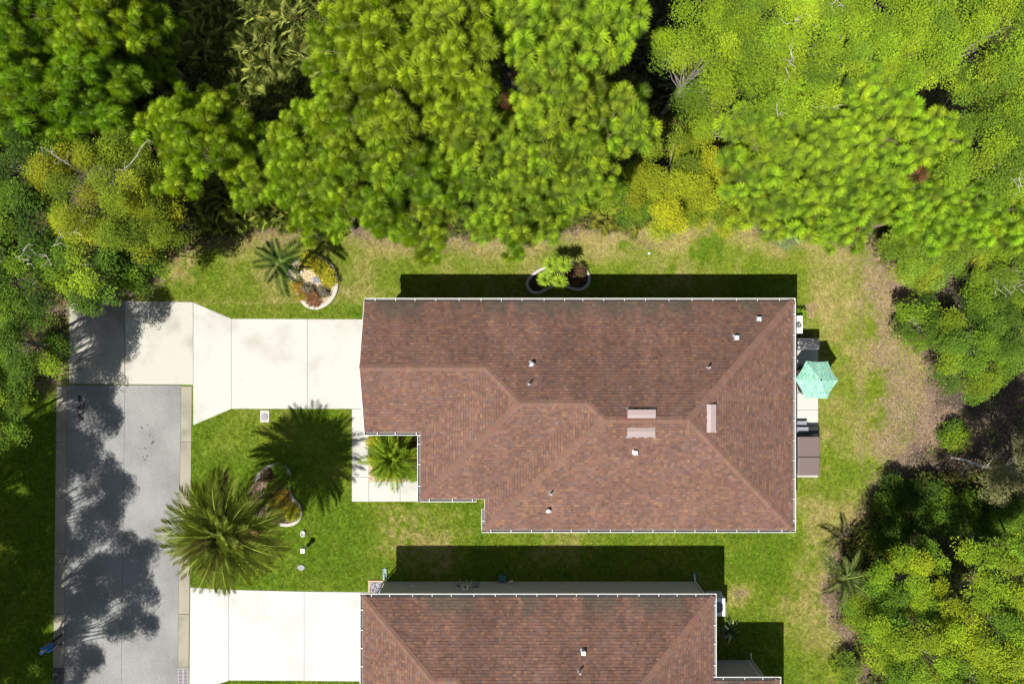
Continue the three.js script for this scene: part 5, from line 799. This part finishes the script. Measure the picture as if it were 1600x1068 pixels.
  const sc = thing('paper_scrap', 'small white scrap lying on the lawn near the forest edge', 'litter', [X(1014), 0.03, Z(396)]); const sg = new THREE.PlaneGeometry(0.11, 0.09, 3, 3), sp = sg.attributes.position; for (let i = 0; i < sp.count; i++) sp.setZ(i, 0.03 * ((i * 7) % 3)); sg.rotateX(-Math.PI / 2); sg.computeVertexNormals(); mesh('sheet', sg, std({ color: rgb(0.75, 0.75, 0.74), side: THREE.DoubleSide }), sc);
  const lg = thing('fallen_trunk', 'pale grey leaning dead trunk pointing out of the shade at the right', 'dead trunk', [X(1545, 0.6), 0, Z(728, 0.6)]); mesh('trunk', tube([[1.6, -0.1, 0.5], [0.6, 0.5, 0.1], [-0.6, 0.75, -0.05], [-1.5, 1.0, -0.4], [-2.3, 1.1, -0.55]], [0.12, 0.1, 0.085, 0.065, 0.03], 8), M.deadWood, lg); mesh('branch', merged([tube([[-0.2, 0.7, 0], [-0.1, 1.1, -0.5], [0.3, 1.3, -0.9]], [0.04, 0.025, 0.01], 6), tube([[-1.2, 0.92, -0.25], [-1.7, 1.2, 0.1], [-1.9, 1.3, 0.35]], [0.03, 0.02, 0.008], 6)]), M.deadWood, lg);
  const lb = thing('dead_branch', 'bare pale dead limb lying in the gap among the tall pines', 'dead branch', SITE(668, 238, 6.5)); mesh('limb', merged([tube([[-0.6, 0, -0.3], [0, 0.1, 0], [0.7, 0.05, 0.35], [1.1, 0, 0.6]], [0.05, 0.045, 0.03, 0.012], 6), tube([[0.4, 0.07, 0.2], [0.75, 0.2, -0.1], [0.9, 0.25, -0.4]], [0.03, 0.018, 0.008], 5), tube([[0.0, 0.1, 0], [0.5, 0.2, 0.1], [0.9, 0.2, 0.25]], [0.03, 0.02, 0.008], 5)]), M.deadWood, lb);
}

// ---------------------------------------------------------------- air conditioners
function condenser(label, x0, x1, z0, z1, pos) {
  const w = (x1 - x0) / 2, d = (z1 - z0) / 2, t = thing('air_conditioner', label, 'air conditioner', [(x0 + x1) / 2, 0, (z0 + z1) / 2]), H = 0.88;
  mesh('pad', boxGeo(-w - 0.08, w + 0.08, 0, 0.07, -d - 0.08, d + 0.08, 0.01), M.concreteOld, t); mesh('coil', boxGeo(-w + 0.03, w - 0.03, 0.07, H - 0.05, -d + 0.03, d - 0.03), M.acFin, t);
  const post = []; for (const a of [-1, 1]) for (const b of [-1, 1]) post.push(boxGeo(a * (w - 0.05) - 0.05, a * (w - 0.05) + 0.05, 0.0705, H - 0.06, b * (d - 0.05) - 0.05, b * (d - 0.05) + 0.05, 0.01)); mesh('corner_post', merged(post), M.acPaint, t);
  for (let k = 0; k < 9; k++) mesh('louvre', merged([boxGeo(-w + 0.1, w - 0.1, 0.13 + k * 0.078, 0.15 + k * 0.078, -d, -d + 0.028), boxGeo(-w + 0.1, w - 0.1, 0.13 + k * 0.078, 0.15 + k * 0.078, d - 0.028, d), boxGeo(w - 0.028, w, 0.13 + k * 0.078, 0.15 + k * 0.078, -d + 0.1, d - 0.1), boxGeo(-w, -w + 0.028, 0.13 + k * 0.078, 0.15 + k * 0.078, -d + 0.1, d - 0.1)]), M.acPaint, t);
  const sh = new THREE.Shape([[-w, -d], [w, -d], [w, d], [-w, d]].map(([a, b]) => new THREE.Vector2(a, b))), hole = new THREE.Path(), R = Math.min(w, d) * 0.8; hole.absarc(0, 0, R, 0, 6.2832, true); sh.holes.push(hole);
  mesh('top_panel', new THREE.ExtrudeGeometry(sh, { depth: 0.05, bevelEnabled: true, bevelSize: 0.008, bevelThickness: 0.008, bevelOffset: -0.008, bevelSegments: 1, curveSegments: 30 }).rotateX(-Math.PI / 2).translate(0, H - 0.055, 0), M.acPaint, t);
  mesh('fan_well', cyl(R + 0.01, R + 0.01, 0.02, 28, 0, H - 0.2, 0), M.black, t);
  const blade = new THREE.Shape(); blade.moveTo(0.04, -0.03); blade.quadraticCurveTo(R * 0.6, -0.16, R * 0.93, -0.12); blade.quadraticCurveTo(R * 0.95, 0.04, R * 0.8, 0.1); blade.quadraticCurveTo(0.2, 0.08, 0.04, 0.03);
  const bg = new THREE.ExtrudeGeometry(blade, { depth: 0.008, bevelEnabled: false }).rotateX(-1.25); for (let k = 0; k < 4; k++) { const m = mesh('fan_blade', bg, M.slate, t); m.position.y = H - 0.12; m.rotation.y = k * 1.5708 + 0.4; }
  mesh('fan_hub', cyl(0.07, 0.08, 0.08, 16, 0, H - 0.1, 0), M.lidGrey, t);
  const rings = []; for (let k = 1; k <= 6; k++) rings.push(new THREE.TorusGeometry((R * k) / 6, 0.0045, 5, 36).rotateX(1.5708).translate(0, H - 0.005, 0)); for (let k = 0; k < 6; k++) { const a = (k / 6) * 6.283; rings.push(tube([[0, H - 0.012, 0], [Math.cos(a) * R, H - 0.012, Math.sin(a) * R]], [0.005, 0.005], 5, false)); } mesh('fan_guard', merged(rings), M.steel, t);
  mesh('refrigerant_line', tube([[-w, 0.3, 0.1], [-w - 0.2, 0.32, 0.12], [-w - 0.42, 0.6, 0.12]], [0.025, 0.025, 0.025], 7), M.dark, t); return t;
}
condenser('pale air conditioner unit half under the east eave of the main house', X(1242, 0.88), X(1254.5, 0.88), Z(493, 0.88), Z(520.5, 0.88));
condenser('pale air conditioner unit at the corner of the lower house', X(1112, 0.88), X(1133.5, 0.88), Z(934.5, 0.88), Z(962.5, 0.88));

// ---------------------------------------------------------------- patio: grill, umbrella, table, chairs, hot tub, steps
{
  const x0 = X(1246, 1.1), x1 = X(1283, 1.1), z0 = Z(527.5, 1.1), z1 = Z(547, 1.1), w = (x1 - x0) / 2, d = (z1 - z0) / 2, t = thing('grill', 'barbecue grill under a creased black cover beside the green umbrella', 'grill', [(x0 + x1) / 2, 0, (z0 + z1) / 2]);
  const g = new THREE.BoxGeometry(2 * w, 1.1, 2 * d, 48, 24, 28), p = g.attributes.position, r = rng(12);
  const folds = Array.from({ length: 15 }, () => [(r() - 0.5) * 2 * w, (r() - 0.5) * 2 * d, r() * 3.14, 0.25 + r() * 0.5]);
  for (let i = 0; i < p.count; i++) {
    let x = p.getX(i), y = p.getY(i) + 0.55, z = p.getZ(i); const top = y / 1.1, ex = Math.abs(x) / w, ez = Math.abs(z) / d; const k = 0.86 + 0.14 * (1 - smooth(0.7, 1, top) * 0.6); x *= k + 0.03 * Math.sin(z * 16 + y * 5) * (1 - top); z *= k + 0.03 * Math.sin(x * 14 + y * 4) * (1 - top);
    if (top > 0.98) { y -= 0.05 * (ex ** 6 + ez ** 6) + 0.03 * Math.abs(z / d) ** 2; for (const [fx, fz, fa, fl] of folds) { const u = (x - fx) * Math.cos(fa) + (z - fz) * Math.sin(fa), v = -(x - fx) * Math.sin(fa) + (z - fz) * Math.cos(fa); y += 0.028 * Math.exp(-((v / 0.022) ** 2)) * smooth(fl, fl * 0.3, Math.abs(u)); } y += 0.03 * noise(x * 7 + 3, z * 7); }
    p.setXYZ(i, x, Math.max(0.06, y), z);
  }
  g.computeVertexNormals(); mesh('cover', g, M.cover, t); mesh('piping', tube([[-w * 0.8, 1.065, -d * 0.84], [w * 0.8, 1.065, -d * 0.84], [w * 0.84, 1.06, -d * 0.8], [w * 0.84, 1.06, d * 0.8], [w * 0.8, 1.065, d * 0.84], [-w * 0.8, 1.065, d * 0.84], [-w * 0.84, 1.06, d * 0.8], [-w * 0.84, 1.06, -d * 0.8], [-w * 0.8, 1.065, -d * 0.84]], Array(9).fill(0.014), 6), M.slate, t);
  mesh('wheel', new THREE.CylinderGeometry(0.07, 0.07, 0.05, 16).rotateX(1.57).translate(-w * 0.7, 0.07, d * 0.8), M.black, t); mesh('wheel', new THREE.CylinderGeometry(0.07, 0.07, 0.05, 16).rotateX(1.57).translate(w * 0.7, 0.07, d * 0.8), M.black, t);
}
{
  // printed fabric: green leaves on a pale ground
  const cv = document.createElement('canvas'); cv.width = cv.height = 512; const q = cv.getContext('2d'), r = rng(55); q.fillStyle = '#93cdb5'; q.fillRect(0, 0, 512, 512);
  const inks = ['#1f8f68', '#14705c', '#4fb893', '#8fceb4', '#0f524c', '#35a17c', '#c2e0d4', '#d4e6de'];
  for (let i = 0; i < 330; i++) { const x = r() * 512, y = r() * 512, a = r() * 6.28, L = 16 + r() * 34; q.fillStyle = inks[(r() * inks.length) | 0]; for (const ox of [-512, 0, 512]) for (const oy of [-512, 0, 512]) { q.save(); q.translate(x + ox, y + oy); q.rotate(a); q.beginPath(); q.moveTo(0, 0); q.quadraticCurveTo(L * 0.5, -L * 0.32, L, 0); q.quadraticCurveTo(L * 0.5, L * 0.32, 0, 0); q.fill(); q.restore(); } }
  const tex = new THREE.CanvasTexture(cv); tex.colorSpace = THREE.SRGBColorSpace; tex.wrapS = tex.wrapT = THREE.RepeatWrapping; tex.repeat.set(1 / 0.9, 1 / 0.9);
  const cloth = new THREE.MeshPhysicalMaterial({ map: tex, color: rgb(0.85, 0.85, 0.85), side: THREE.DoubleSide, roughness: 1, transmission: 0.25, thickness: 0, bumpMap: fabricBump, bumpScale: 0.0005 });
  const H = 2.28, cx = X(1277.5, H), cz = Z(593.4, H), R = 1.1, t = thing('patio_umbrella', 'six sided patio umbrella printed with green leaves', 'umbrella', [cx, 0, cz]);
  mesh('pole', tube([[0, 0.04, 0], [0, 2.66, 0]], [0.02, 0.02], 10), M.iron, t); mesh('finial', new THREE.SphereGeometry(0.035, 10, 8).translate(0, 2.72, 0), M.iron, t); mesh('base', merged([cyl(0.24, 0.26, 0.06, 24, 0, 0.07, 0), cyl(0.04, 0.06, 0.2, 12, 0, 0.2, 0)]), M.iron, t);
  const rot = 0.02; for (let k = 0; k < 6; k++) {
    const a0 = rot + (k * Math.PI) / 3, a1 = a0 + Math.PI / 3, n = 9, pos = [], uv = [], idx = [];
    for (let i = 0; i <= n; i++) for (let j = 0; j <= n; j++) { const s = i / n, v = j / n, e = 1 - 0.045 * Math.sin(v * Math.PI) * s, x = lerp(Math.cos(a0), Math.cos(a1), v) * R * s * e, z = lerp(Math.sin(a0), Math.sin(a1), v) * R * s * e, y = 2.66 - 0.40 * s - 0.06 * s * s - 0.035 * Math.sin(v * Math.PI) * s * (1 - 0.5 * s); pos.push(x, y, z); uv.push(x, z); if (i && j) { const b = i * (n + 1) + j; idx.push(b - n - 2, b - n - 1, b, b - n - 2, b, b - 1); } }
    const g = new THREE.BufferGeometry(); g.setAttribute('position', new THREE.Float32BufferAttribute(pos, 3)); g.setAttribute('uv', new THREE.Float32BufferAttribute(uv, 2)); g.setIndex(idx); g.computeVertexNormals(); mesh('canopy_panel', g, cloth, t);
    mesh('rib', tube([[0, 2.64, 0], [Math.cos(a0) * R * 0.98, 2.185, Math.sin(a0) * R * 0.98]], [0.01, 0.008], 6), M.iron, t); mesh('strut', tube([[0, 1.95, 0], [Math.cos(a0) * R * 0.5, 2.41, Math.sin(a0) * R * 0.5]], [0.008, 0.008], 6), M.iron, t);
  }
  const tb = thing('patio_table', 'round patio table half hidden under the green umbrella', 'table', [cx, 0.04, cz]); mesh('table_top', new THREE.LatheGeometry([[0.03, 0.70], [0.55, 0.70], [0.56, 0.715], [0.55, 0.725], [0.03, 0.725], [0.03, 0.70]].map(([a, b]) => new THREE.Vector2(a, b)), 36), M.iron, tb);
  for (let k = 0; k < 4; k++) { const a = k * 1.571 + 0.78; mesh('leg', tube([[Math.cos(a) * 0.12, 0.7, Math.sin(a) * 0.12], [Math.cos(a) * 0.2, 0.4, Math.sin(a) * 0.2], [Math.cos(a) * 0.45, 0, Math.sin(a) * 0.45]], [0.018, 0.018, 0.02], 7), M.iron, tb); }
  const chair = thing('patio_chair', 'dark metal patio chair by the wall at the top left of the umbrella', 'chair', [X(1252, 0.5), 0.04, Z(577, 0.5)]);
  mesh('seat', new THREE.CylinderGeometry(0.22, 0.22, 0.035, 22).translate(0, 0.44, 0), M.iron, chair); for (const [a, b] of [[-1, -1], [1, -1], [-1, 1], [1, 1]]) mesh('leg', tube([[a * 0.15, 0.43, b * 0.15], [a * 0.2, 0, b * 0.2]], [0.013, 0.013], 6), M.iron, chair);
  const back = [tube([[-0.2, 0.43, -0.14], [-0.22, 0.7, -0.22], [-0.14, 0.88, -0.27], [0, 0.92, -0.28], [0.14, 0.88, -0.27], [0.22, 0.7, -0.22], [0.2, 0.43, -0.14]], Array(7).fill(0.013), 6)]; for (let k = -2; k <= 2; k++) back.push(tube([[k * 0.07, 0.44, -0.2], [k * 0.085, 0.66, -0.235], [k * 0.055, 0.87, -0.275]], [0.007, 0.007, 0.007], 5)); mesh('backrest', merged(back), M.iron, chair);
  for (const s of [-1, 1]) mesh('armrest', tube([[s * 0.22, 0.68, -0.2], [s * 0.25, 0.66, 0], [s * 0.22, 0.6, 0.16], [s * 0.18, 0.44, 0.15]], [0.012, 0.013, 0.013, 0.012], 6), M.iron, chair);
  chair.rotation.y = 2.2; copyOf(chair, 'dark metal patio chair by the wall at the lower left of the umbrella', [X(1254, 0.5), 0.04, Z(607, 0.5)], 1.0); copyOf(chair, 'dark metal patio chair tucked under the lawn side of the umbrella', [cx + 0.62, 0.04, cz + 0.1], -1.7);
}
{
  const x0 = X(1247, 0.95), x1 = X(1281, 0.95), z0 = Z(681.5, 0.95), z1 = Z(742.5, 0.95), w = (x1 - x0) / 2, d = (z1 - z0) / 2, t = thing('hot_tub', 'square hot tub under a folding brown cover against the east wall', 'hot tub', [(x0 + x1) / 2, 0.04, (z0 + z1) / 2]);
  mesh('cabinet', boxGeo(-w + 0.05, w - 0.05, 0, 0.78, -d + 0.05, d - 0.05, 0.05), M.tubCab, t); for (let k = 0; k < 9; k++) { mesh('side_board', boxGeo(-w + 0.12 + (k * (2 * w - 0.24)) / 9 + 0.004, -w + 0.12 + ((k + 1) * (2 * w - 0.24)) / 9 - 0.004, 0.05, 0.72, d - 0.052, d - 0.035, 0.004), M.tubCab, t); mesh('side_board', boxGeo(w - 0.052, w - 0.035, 0.05, 0.72, -d + 0.12 + (k * (2 * d - 0.24)) / 9 + 0.004, -d + 0.12 + ((k + 1) * (2 * d - 0.24)) / 9 - 0.004, 0.004), M.tubCab, t); }
  mesh('rim', boxGeo(-w + 0.02, w - 0.02, 0.7805, 0.84, -d + 0.02, d - 0.02, 0.028), M.lidGrey, t);
  for (const [a, b] of [[-d, 0.025], [0.045, d]]) { const g = new RoundedBoxGeometry(2 * w, 0.1, b - a, 4, 0.045), p = g.attributes.position; for (let i = 0; i < p.count; i++) { const x = p.getX(i), z = p.getZ(i); p.setY(i, p.getY(i) + 0.012 * noise(x * 3 + a, z * 3) + (p.getY(i) > 0 ? 0.025 * (1 - Math.abs(z + (a + b) / 2) / d) : 0)); } g.computeVertexNormals(); g.translate(0, 0.895, (a + b) / 2); mesh('cover_half', g, M.tub, t); }
  for (const s of [-1, 1]) mesh('strap', boxGeo(w - 0.004, w + 0.012, 0.55, 0.9, s * d * 0.5 - 0.02, s * d * 0.5 + 0.02), M.black, t);
  const s0 = thing('spa_steps', 'dark two tread steps with pale strips beside the hot tub', 'steps', [X(1252.5, 0.4), 0.04, Z(666.5, 0.4)]); mesh('frame', merged([boxGeo(-0.36, 0.36, 0, 0.2, -0.3, 0.0, 0.01), boxGeo(-0.36, 0.36, 0, 0.4, 0.0005, 0.3, 0.01)]), M.dark, s0); mesh('tread', boxGeo(-0.35, 0.35, 0.2002, 0.235, -0.3, -0.02, 0.01), M.lidGrey, s0); mesh('tread', boxGeo(-0.35, 0.35, 0.4002, 0.435, 0.0, 0.28, 0.01), M.lidGrey, s0);
  const ch = thing('deck_chest', 'low black storage chest between the steps and the hot tub', 'chest', [X(1269, 0.4), 0.04, Z(672, 0.4)]); mesh('box_body', boxGeo(-0.3, 0.34, 0, 0.34, -0.17, 0.17, 0.02), M.dark, ch); mesh('lid', boxGeo(-0.32, 0.36, 0.3405, 0.39, -0.19, 0.19, 0.02), M.black, ch);
}

// ---------------------------------------------------------------- a person walking over the gutter strip at the bottom left
function field(caps, k, ctr, half, res) {               // blended tapered capsules, meshed as one skin
  const mc = new MarchingCubes(res, M.dark, false, false, 120000), f = mc.field, h = res / 2; mc.isolation = 0; let q = 0;
  const C = caps.map(([a, b, r0, r1]) => { const dx = b[0] - a[0], dy = b[1] - a[1], dz = b[2] - a[2]; return [a[0], a[1], a[2], dx, dy, dz, dx * dx + dy * dy + dz * dz + 1e-9, r0, r1]; });
  for (let z = 0; z < res; z++) for (let y = 0; y < res; y++) for (let x = 0; x < res; x++, q++) {
    const px = ctr[0] + ((x - h) / h) * half, py = ctr[1] + ((y - h) / h) * half, pz = ctr[2] + ((z - h) / h) * half; let d = 1e3;
    for (const c of C) { const ax = px - c[0], ay = py - c[1], az = pz - c[2]; let t = (ax * c[3] + ay * c[4] + az * c[5]) / c[6]; t = t < 0 ? 0 : t > 1 ? 1 : t; const e = Math.hypot(ax - c[3] * t, ay - c[4] * t, az - c[5] * t) - (c[7] + (c[8] - c[7]) * t), m = Math.max(k - Math.abs(d - e), 0) / k; d = Math.min(d, e) - m * m * k * 0.25; }
    f[q] = -d;
  }
  mc.update(); const n = mc.count, g = new THREE.BufferGeometry(), p = mc.positionArray.slice(0, n * 3); for (let i = 0; i < n * 3; i++) p[i] = ctr[i % 3] + p[i] * half;
  g.setAttribute('position', new THREE.BufferAttribute(p, 3)); g.setAttribute('normal', new THREE.BufferAttribute(mc.normalArray.slice(0, n * 3), 3)); return g;
}
{
  const t = thing('person', 'person in a blue shirt and blue cap walking over the gutter at bottom left', 'person', [X(99), 0.033, Z(996)]); t.rotation.y = 2.75;   // faces +z locally, walking north
  const skin = std({ color: rgb(0.42, 0.25, 0.17), roughness: 0.6 }), shirt = std({ color: rgb(0.02, 0.13, 0.38), roughness: 0.8 }), trouser = std({ color: rgb(0.018, 0.02, 0.03), roughness: 0.85 }), capM = std({ color: rgb(0.03, 0.2, 0.5), roughness: 0.7 }), shoe = std({ color: rgb(0.6, 0.58, 0.5), roughness: 0.6 });
  const hipL = [0.1, 0.92, 0], hipR = [-0.1, 0.92, 0], knL = [0.1, 0.5, 0.16], knR = [-0.1, 0.49, -0.02], anL = [0.1, 0.09, 0.2], anR = [-0.1, 0.12, -0.3], shL = [0.19, 1.4, 0], shR = [-0.19, 1.4, 0], elL = [0.26, 1.13, -0.1], elR = [-0.26, 1.13, 0.06], wrL = [0.25, 0.9, -0.02], wrR = [-0.25, 0.92, 0.2];
  const hand = (w, s, dz) => { const o = [], pal = [w[0], w[1] - 0.075, w[2] + dz]; o.push([w, pal, 0.026, 0.034]); for (let i = 0; i < 4; i++) { const z = (i - 1.5) * 0.019, L = [0.07, 0.08, 0.075, 0.06][i], a = [pal[0], pal[1] - 0.012, pal[2] + z], m = [a[0] - s * 0.008, a[1] - L * 0.55, a[2] + z * 0.15], e = [m[0] - s * 0.022, m[1] - L * 0.4, m[2]]; o.push([a, m, 0.0095, 0.0088], [m, e, 0.0088, 0.0078]); } o.push([[w[0] - s * 0.012, w[1] - 0.035, w[2] + 0.025], [w[0] - s * 0.03, w[1] - 0.075, w[2] + 0.058], 0.012, 0.0095], [[w[0] - s * 0.03, w[1] - 0.075, w[2] + 0.058], [w[0] - s * 0.038, w[1] - 0.105, w[2] + 0.062], 0.0095, 0.0085]); return o; };
  const body = field([[[0, 0.95, 0], [0, 1.12, 0.01], 0.13, 0.125], [[0, 1.12, 0.01], [0, 1.34, 0], 0.125, 0.14], [[-0.13, 1.39, 0], [0.13, 1.39, 0], 0.075, 0.075], [[0, 1.38, 0], [0, 1.55, 0.02], 0.06, 0.052], [hipL, knL, 0.085, 0.055], [knL, anL, 0.053, 0.036], [hipR, knR, 0.085, 0.055], [knR, anR, 0.053, 0.036], [anL, [0.11, 0.04, 0.34], 0.036, 0.03], [anR, [-0.11, 0.035, -0.2], 0.036, 0.03], [shL, elL, 0.052, 0.038], [elL, wrL, 0.037, 0.026], [shR, elR, 0.052, 0.038], [elR, wrR, 0.037, 0.026]], 0.05, [0, 0.82, 0], 0.86, 120);
  const head = field([[[0, 1.66, -0.005], [0, 1.61, 0.025], 0.082, 0.066], [[0, 1.675, -0.02], [0, 1.675, -0.021], 0.092, 0.092], [[0, 1.57, 0.05], [0, 1.585, 0.045], 0.04, 0.05], [[0, 1.655, 0.095], [0, 1.622, 0.112], 0.011, 0.016], [[-0.03, 1.668, 0.08], [0.03, 1.668, 0.08], 0.013, 0.013], [[-0.02, 1.588, 0.088], [0.02, 1.588, 0.088], 0.01, 0.01], [[0.083, 1.66, 0], [0.088, 1.625, 0.005], 0.016, 0.011], [[-0.083, 1.66, 0], [-0.088, 1.625, 0.005], 0.016, 0.011], [[0, 1.5, 0.015], [0, 1.6, 0.015], 0.053, 0.05]], 0.02, [0, 1.62, 0.02], 0.17, 84);
  const strip = (g) => { const h = g.clone(); for (const k of Object.keys(h.attributes)) if (!['position', 'normal'].includes(k)) h.deleteAttribute(k); return h; };
  mesh('body', mergeGeometries([body, head, field(hand(wrL, 1, 0.01), 0.014, [wrL[0], wrL[1] - 0.09, wrL[2] + 0.01], 0.13, 64), field(hand(wrR, -1, 0.02), 0.014, [wrR[0], wrR[1] - 0.09, wrR[2] + 0.02], 0.13, 64)].map(strip)), skin, t);
  mesh('eyes', mergeGeometries([-1, 1].map((s) => new THREE.SphereGeometry(0.012, 10, 8).translate(s * 0.031, 1.652, 0.083))), M.black, t);
  mesh('shirt', field([[[0, 0.93, 0], [0, 1.12, 0.01], 0.152, 0.146], [[0, 1.12, 0.01], [0, 1.34, 0], 0.146, 0.158], [[-0.13, 1.4, 0], [0.13, 1.4, 0], 0.09, 0.09], [shL, [lerp(shL[0], elL[0], 0.62), lerp(shL[1], elL[1], 0.62), lerp(shL[2], elL[2], 0.62)], 0.075, 0.066], [shR, [lerp(shR[0], elR[0], 0.62), lerp(shR[1], elR[1], 0.62), lerp(shR[2], elR[2], 0.62)], 0.075, 0.066]], 0.04, [0, 1.2, 0], 0.42, 84), shirt, t);
  mesh('trousers', field([[[0, 0.93, 0], [0, 0.96, 0], 0.142, 0.14], [hipL, knL, 0.1, 0.075], [knL, [anL[0], anL[1] + 0.02, anL[2]], 0.073, 0.06], [hipR, knR, 0.1, 0.075], [knR, [anR[0], anR[1] + 0.02, anR[2]], 0.073, 0.06]], 0.05, [0, 0.55, 0], 0.58, 84), trouser, t);
  mesh('shoes', field([[[0.1, 0.05, 0.17], [0.11, 0.042, 0.36], 0.046, 0.04], [[-0.1, 0.08, -0.32], [-0.11, 0.042, -0.16], 0.046, 0.04]], 0.02, [0, 0.07, 0.02], 0.44, 80), shoe, t);
  mesh('hair', new THREE.SphereGeometry(0.098, 20, 12, 0, 6.3, 0.2, 1.7).rotateX(-0.7).translate(0, 1.672, -0.022), std({ color: rgb(0.03, 0.02, 0.015) }), t);
  const capo = group('cap', t); mesh('cap_crown', new THREE.SphereGeometry(0.106, 22, 12, 0, 6.3, 0, 1.5).scale(1, 0.98, 1.08).translate(0, 1.685, -0.012), capM, capo); mesh('cap_front', new THREE.SphereGeometry(0.1085, 14, 10, 0.75, 1.64, 0.35, 1.05).scale(1, 0.98, 1.08).translate(0, 1.685, -0.012), M.whiteMatte, capo); mesh('cap_peak', new THREE.CylinderGeometry(0.105, 0.108, 0.008, 24, 1, false, -1.2, 2.4).scale(0.85, 1, 1).rotateX(0.15).translate(0, 1.69, 0.068), capM, capo);
}

// ---------------------------------------------------------------- ground cover
const BLADES = (() => { const r = rng(17), b = new MB(); for (let i = 0; i < 9; i++) { const a = r() * 6.283, x = (r() - 0.5) * 0.1, z = (r() - 0.5) * 0.1, h = 0.03 + r() * 0.03, o = 0.015 + r() * 0.05, w = 0.006, f = 0.7 + r() * 0.6; b.tri([x - Math.sin(a) * w, 0, z + Math.cos(a) * w], [x + Math.sin(a) * w, 0, z - Math.cos(a) * w], [x + Math.cos(a) * o, h, z + Math.sin(a) * o], [f, f, f * 0.8]); } return b.geo(); })();
{
  const r = rng(81), grass = [], lit = [], under = [], twigs = [];
  for (let i = 0; i < 330000 && grass.length < 200000; i++) {
    const px = -20 + r() * 1640, py = 330 + r() * 750; if (onHard(px + (r() - 0.5) * 3, py + (r() - 0.5) * 3)) continue; const c = cover(px, py); if (r() > c.lawn * (1 - 0.55 * c.litter)) continue;
    const f = 0.5 + r() * 1.25, g = grassColour({ dry: clamp(c.dry + (r() - 0.5) * 0.35) }); grass.push([X(px), 0, Z(py), 0, r() * 6.3, 0, 0.8 + r() * 0.6, g.map((v) => v * f * 1.55)]);
  }
  for (let i = 0; i < 400000 && lit.length < 60000; i++) {
    const px = -20 + r() * 1640, py = 320 + r() * 760; if (onHard(px, py)) continue; const c = cover(px, py); if (r() > c.litter * 0.9 + 0.006 + 0.25 * (1 - c.lawn)) continue;
    const k = r(), f = 0.6 + r() * 0.8; lit.push([X(px), 0.02 + r() * 0.035, Z(py), (r() - 0.5) * 1.2, r() * 6.3, (r() - 0.5) * 1.2, 0.4 + r() * 0.6, (k < 0.5 ? [0.25, 0.17, 0.11] : k < 0.8 ? [0.16, 0.095, 0.06] : [0.31, 0.235, 0.165]).map((v) => v * f)]);
  }
  const lf = new MB(); leaf(lf, [-0.05, 0, 0], [1, 0, 0], [0, 0, 1], [0, 1, 0], 0.11, 0.05, [1, 1, 1], 0.5);
  scatter('grass', BLADES, GRASS, grass).userData.label = 'short grass blades over the mown lawn';
  scatter('leaf_litter', lf.geo(), std({ vertexColors: true, side: THREE.DoubleSide }), lit).userData.label = 'fallen brown leaves and pine straw along the edge of the woods';
  for (let i = 0; i < 60000 && under.length < 30000; i++) {
    const px = -60 + r() * 1720, py = -40 + r() * 1150; const sd = lawnSD(px, py); if (sd > -6 || (px < 95 && py > 590) || (px > 1310 && py > 420 && py < 740 && r() < 0.93) || onHard(px, py)) continue; const n = fbm(px / 40, py / 40, 3); if (n < 0.42) continue;
    const f = 0.55 + r() * 0.8; under.push([X(px), 0.06 + r() * (0.25 + 1.1 * smooth(-10, -50, sd)) * n * 1.4, Z(py), (r() - 0.5) * 1.2, r() * 6.3, (r() - 0.5) * 1.2, 0.7 + r() * 0.6, (r() < 0.1 ? [0.2, 0.12, 0.05] : [0.09, 0.12, 0.014]).map((v) => v * f)]);
  }
  scatter('undergrowth', SPRAY_BROAD, LEAF, under).userData.label = 'low dark undergrowth on the floor of the woods';
}
renderer.render(scene, camera);
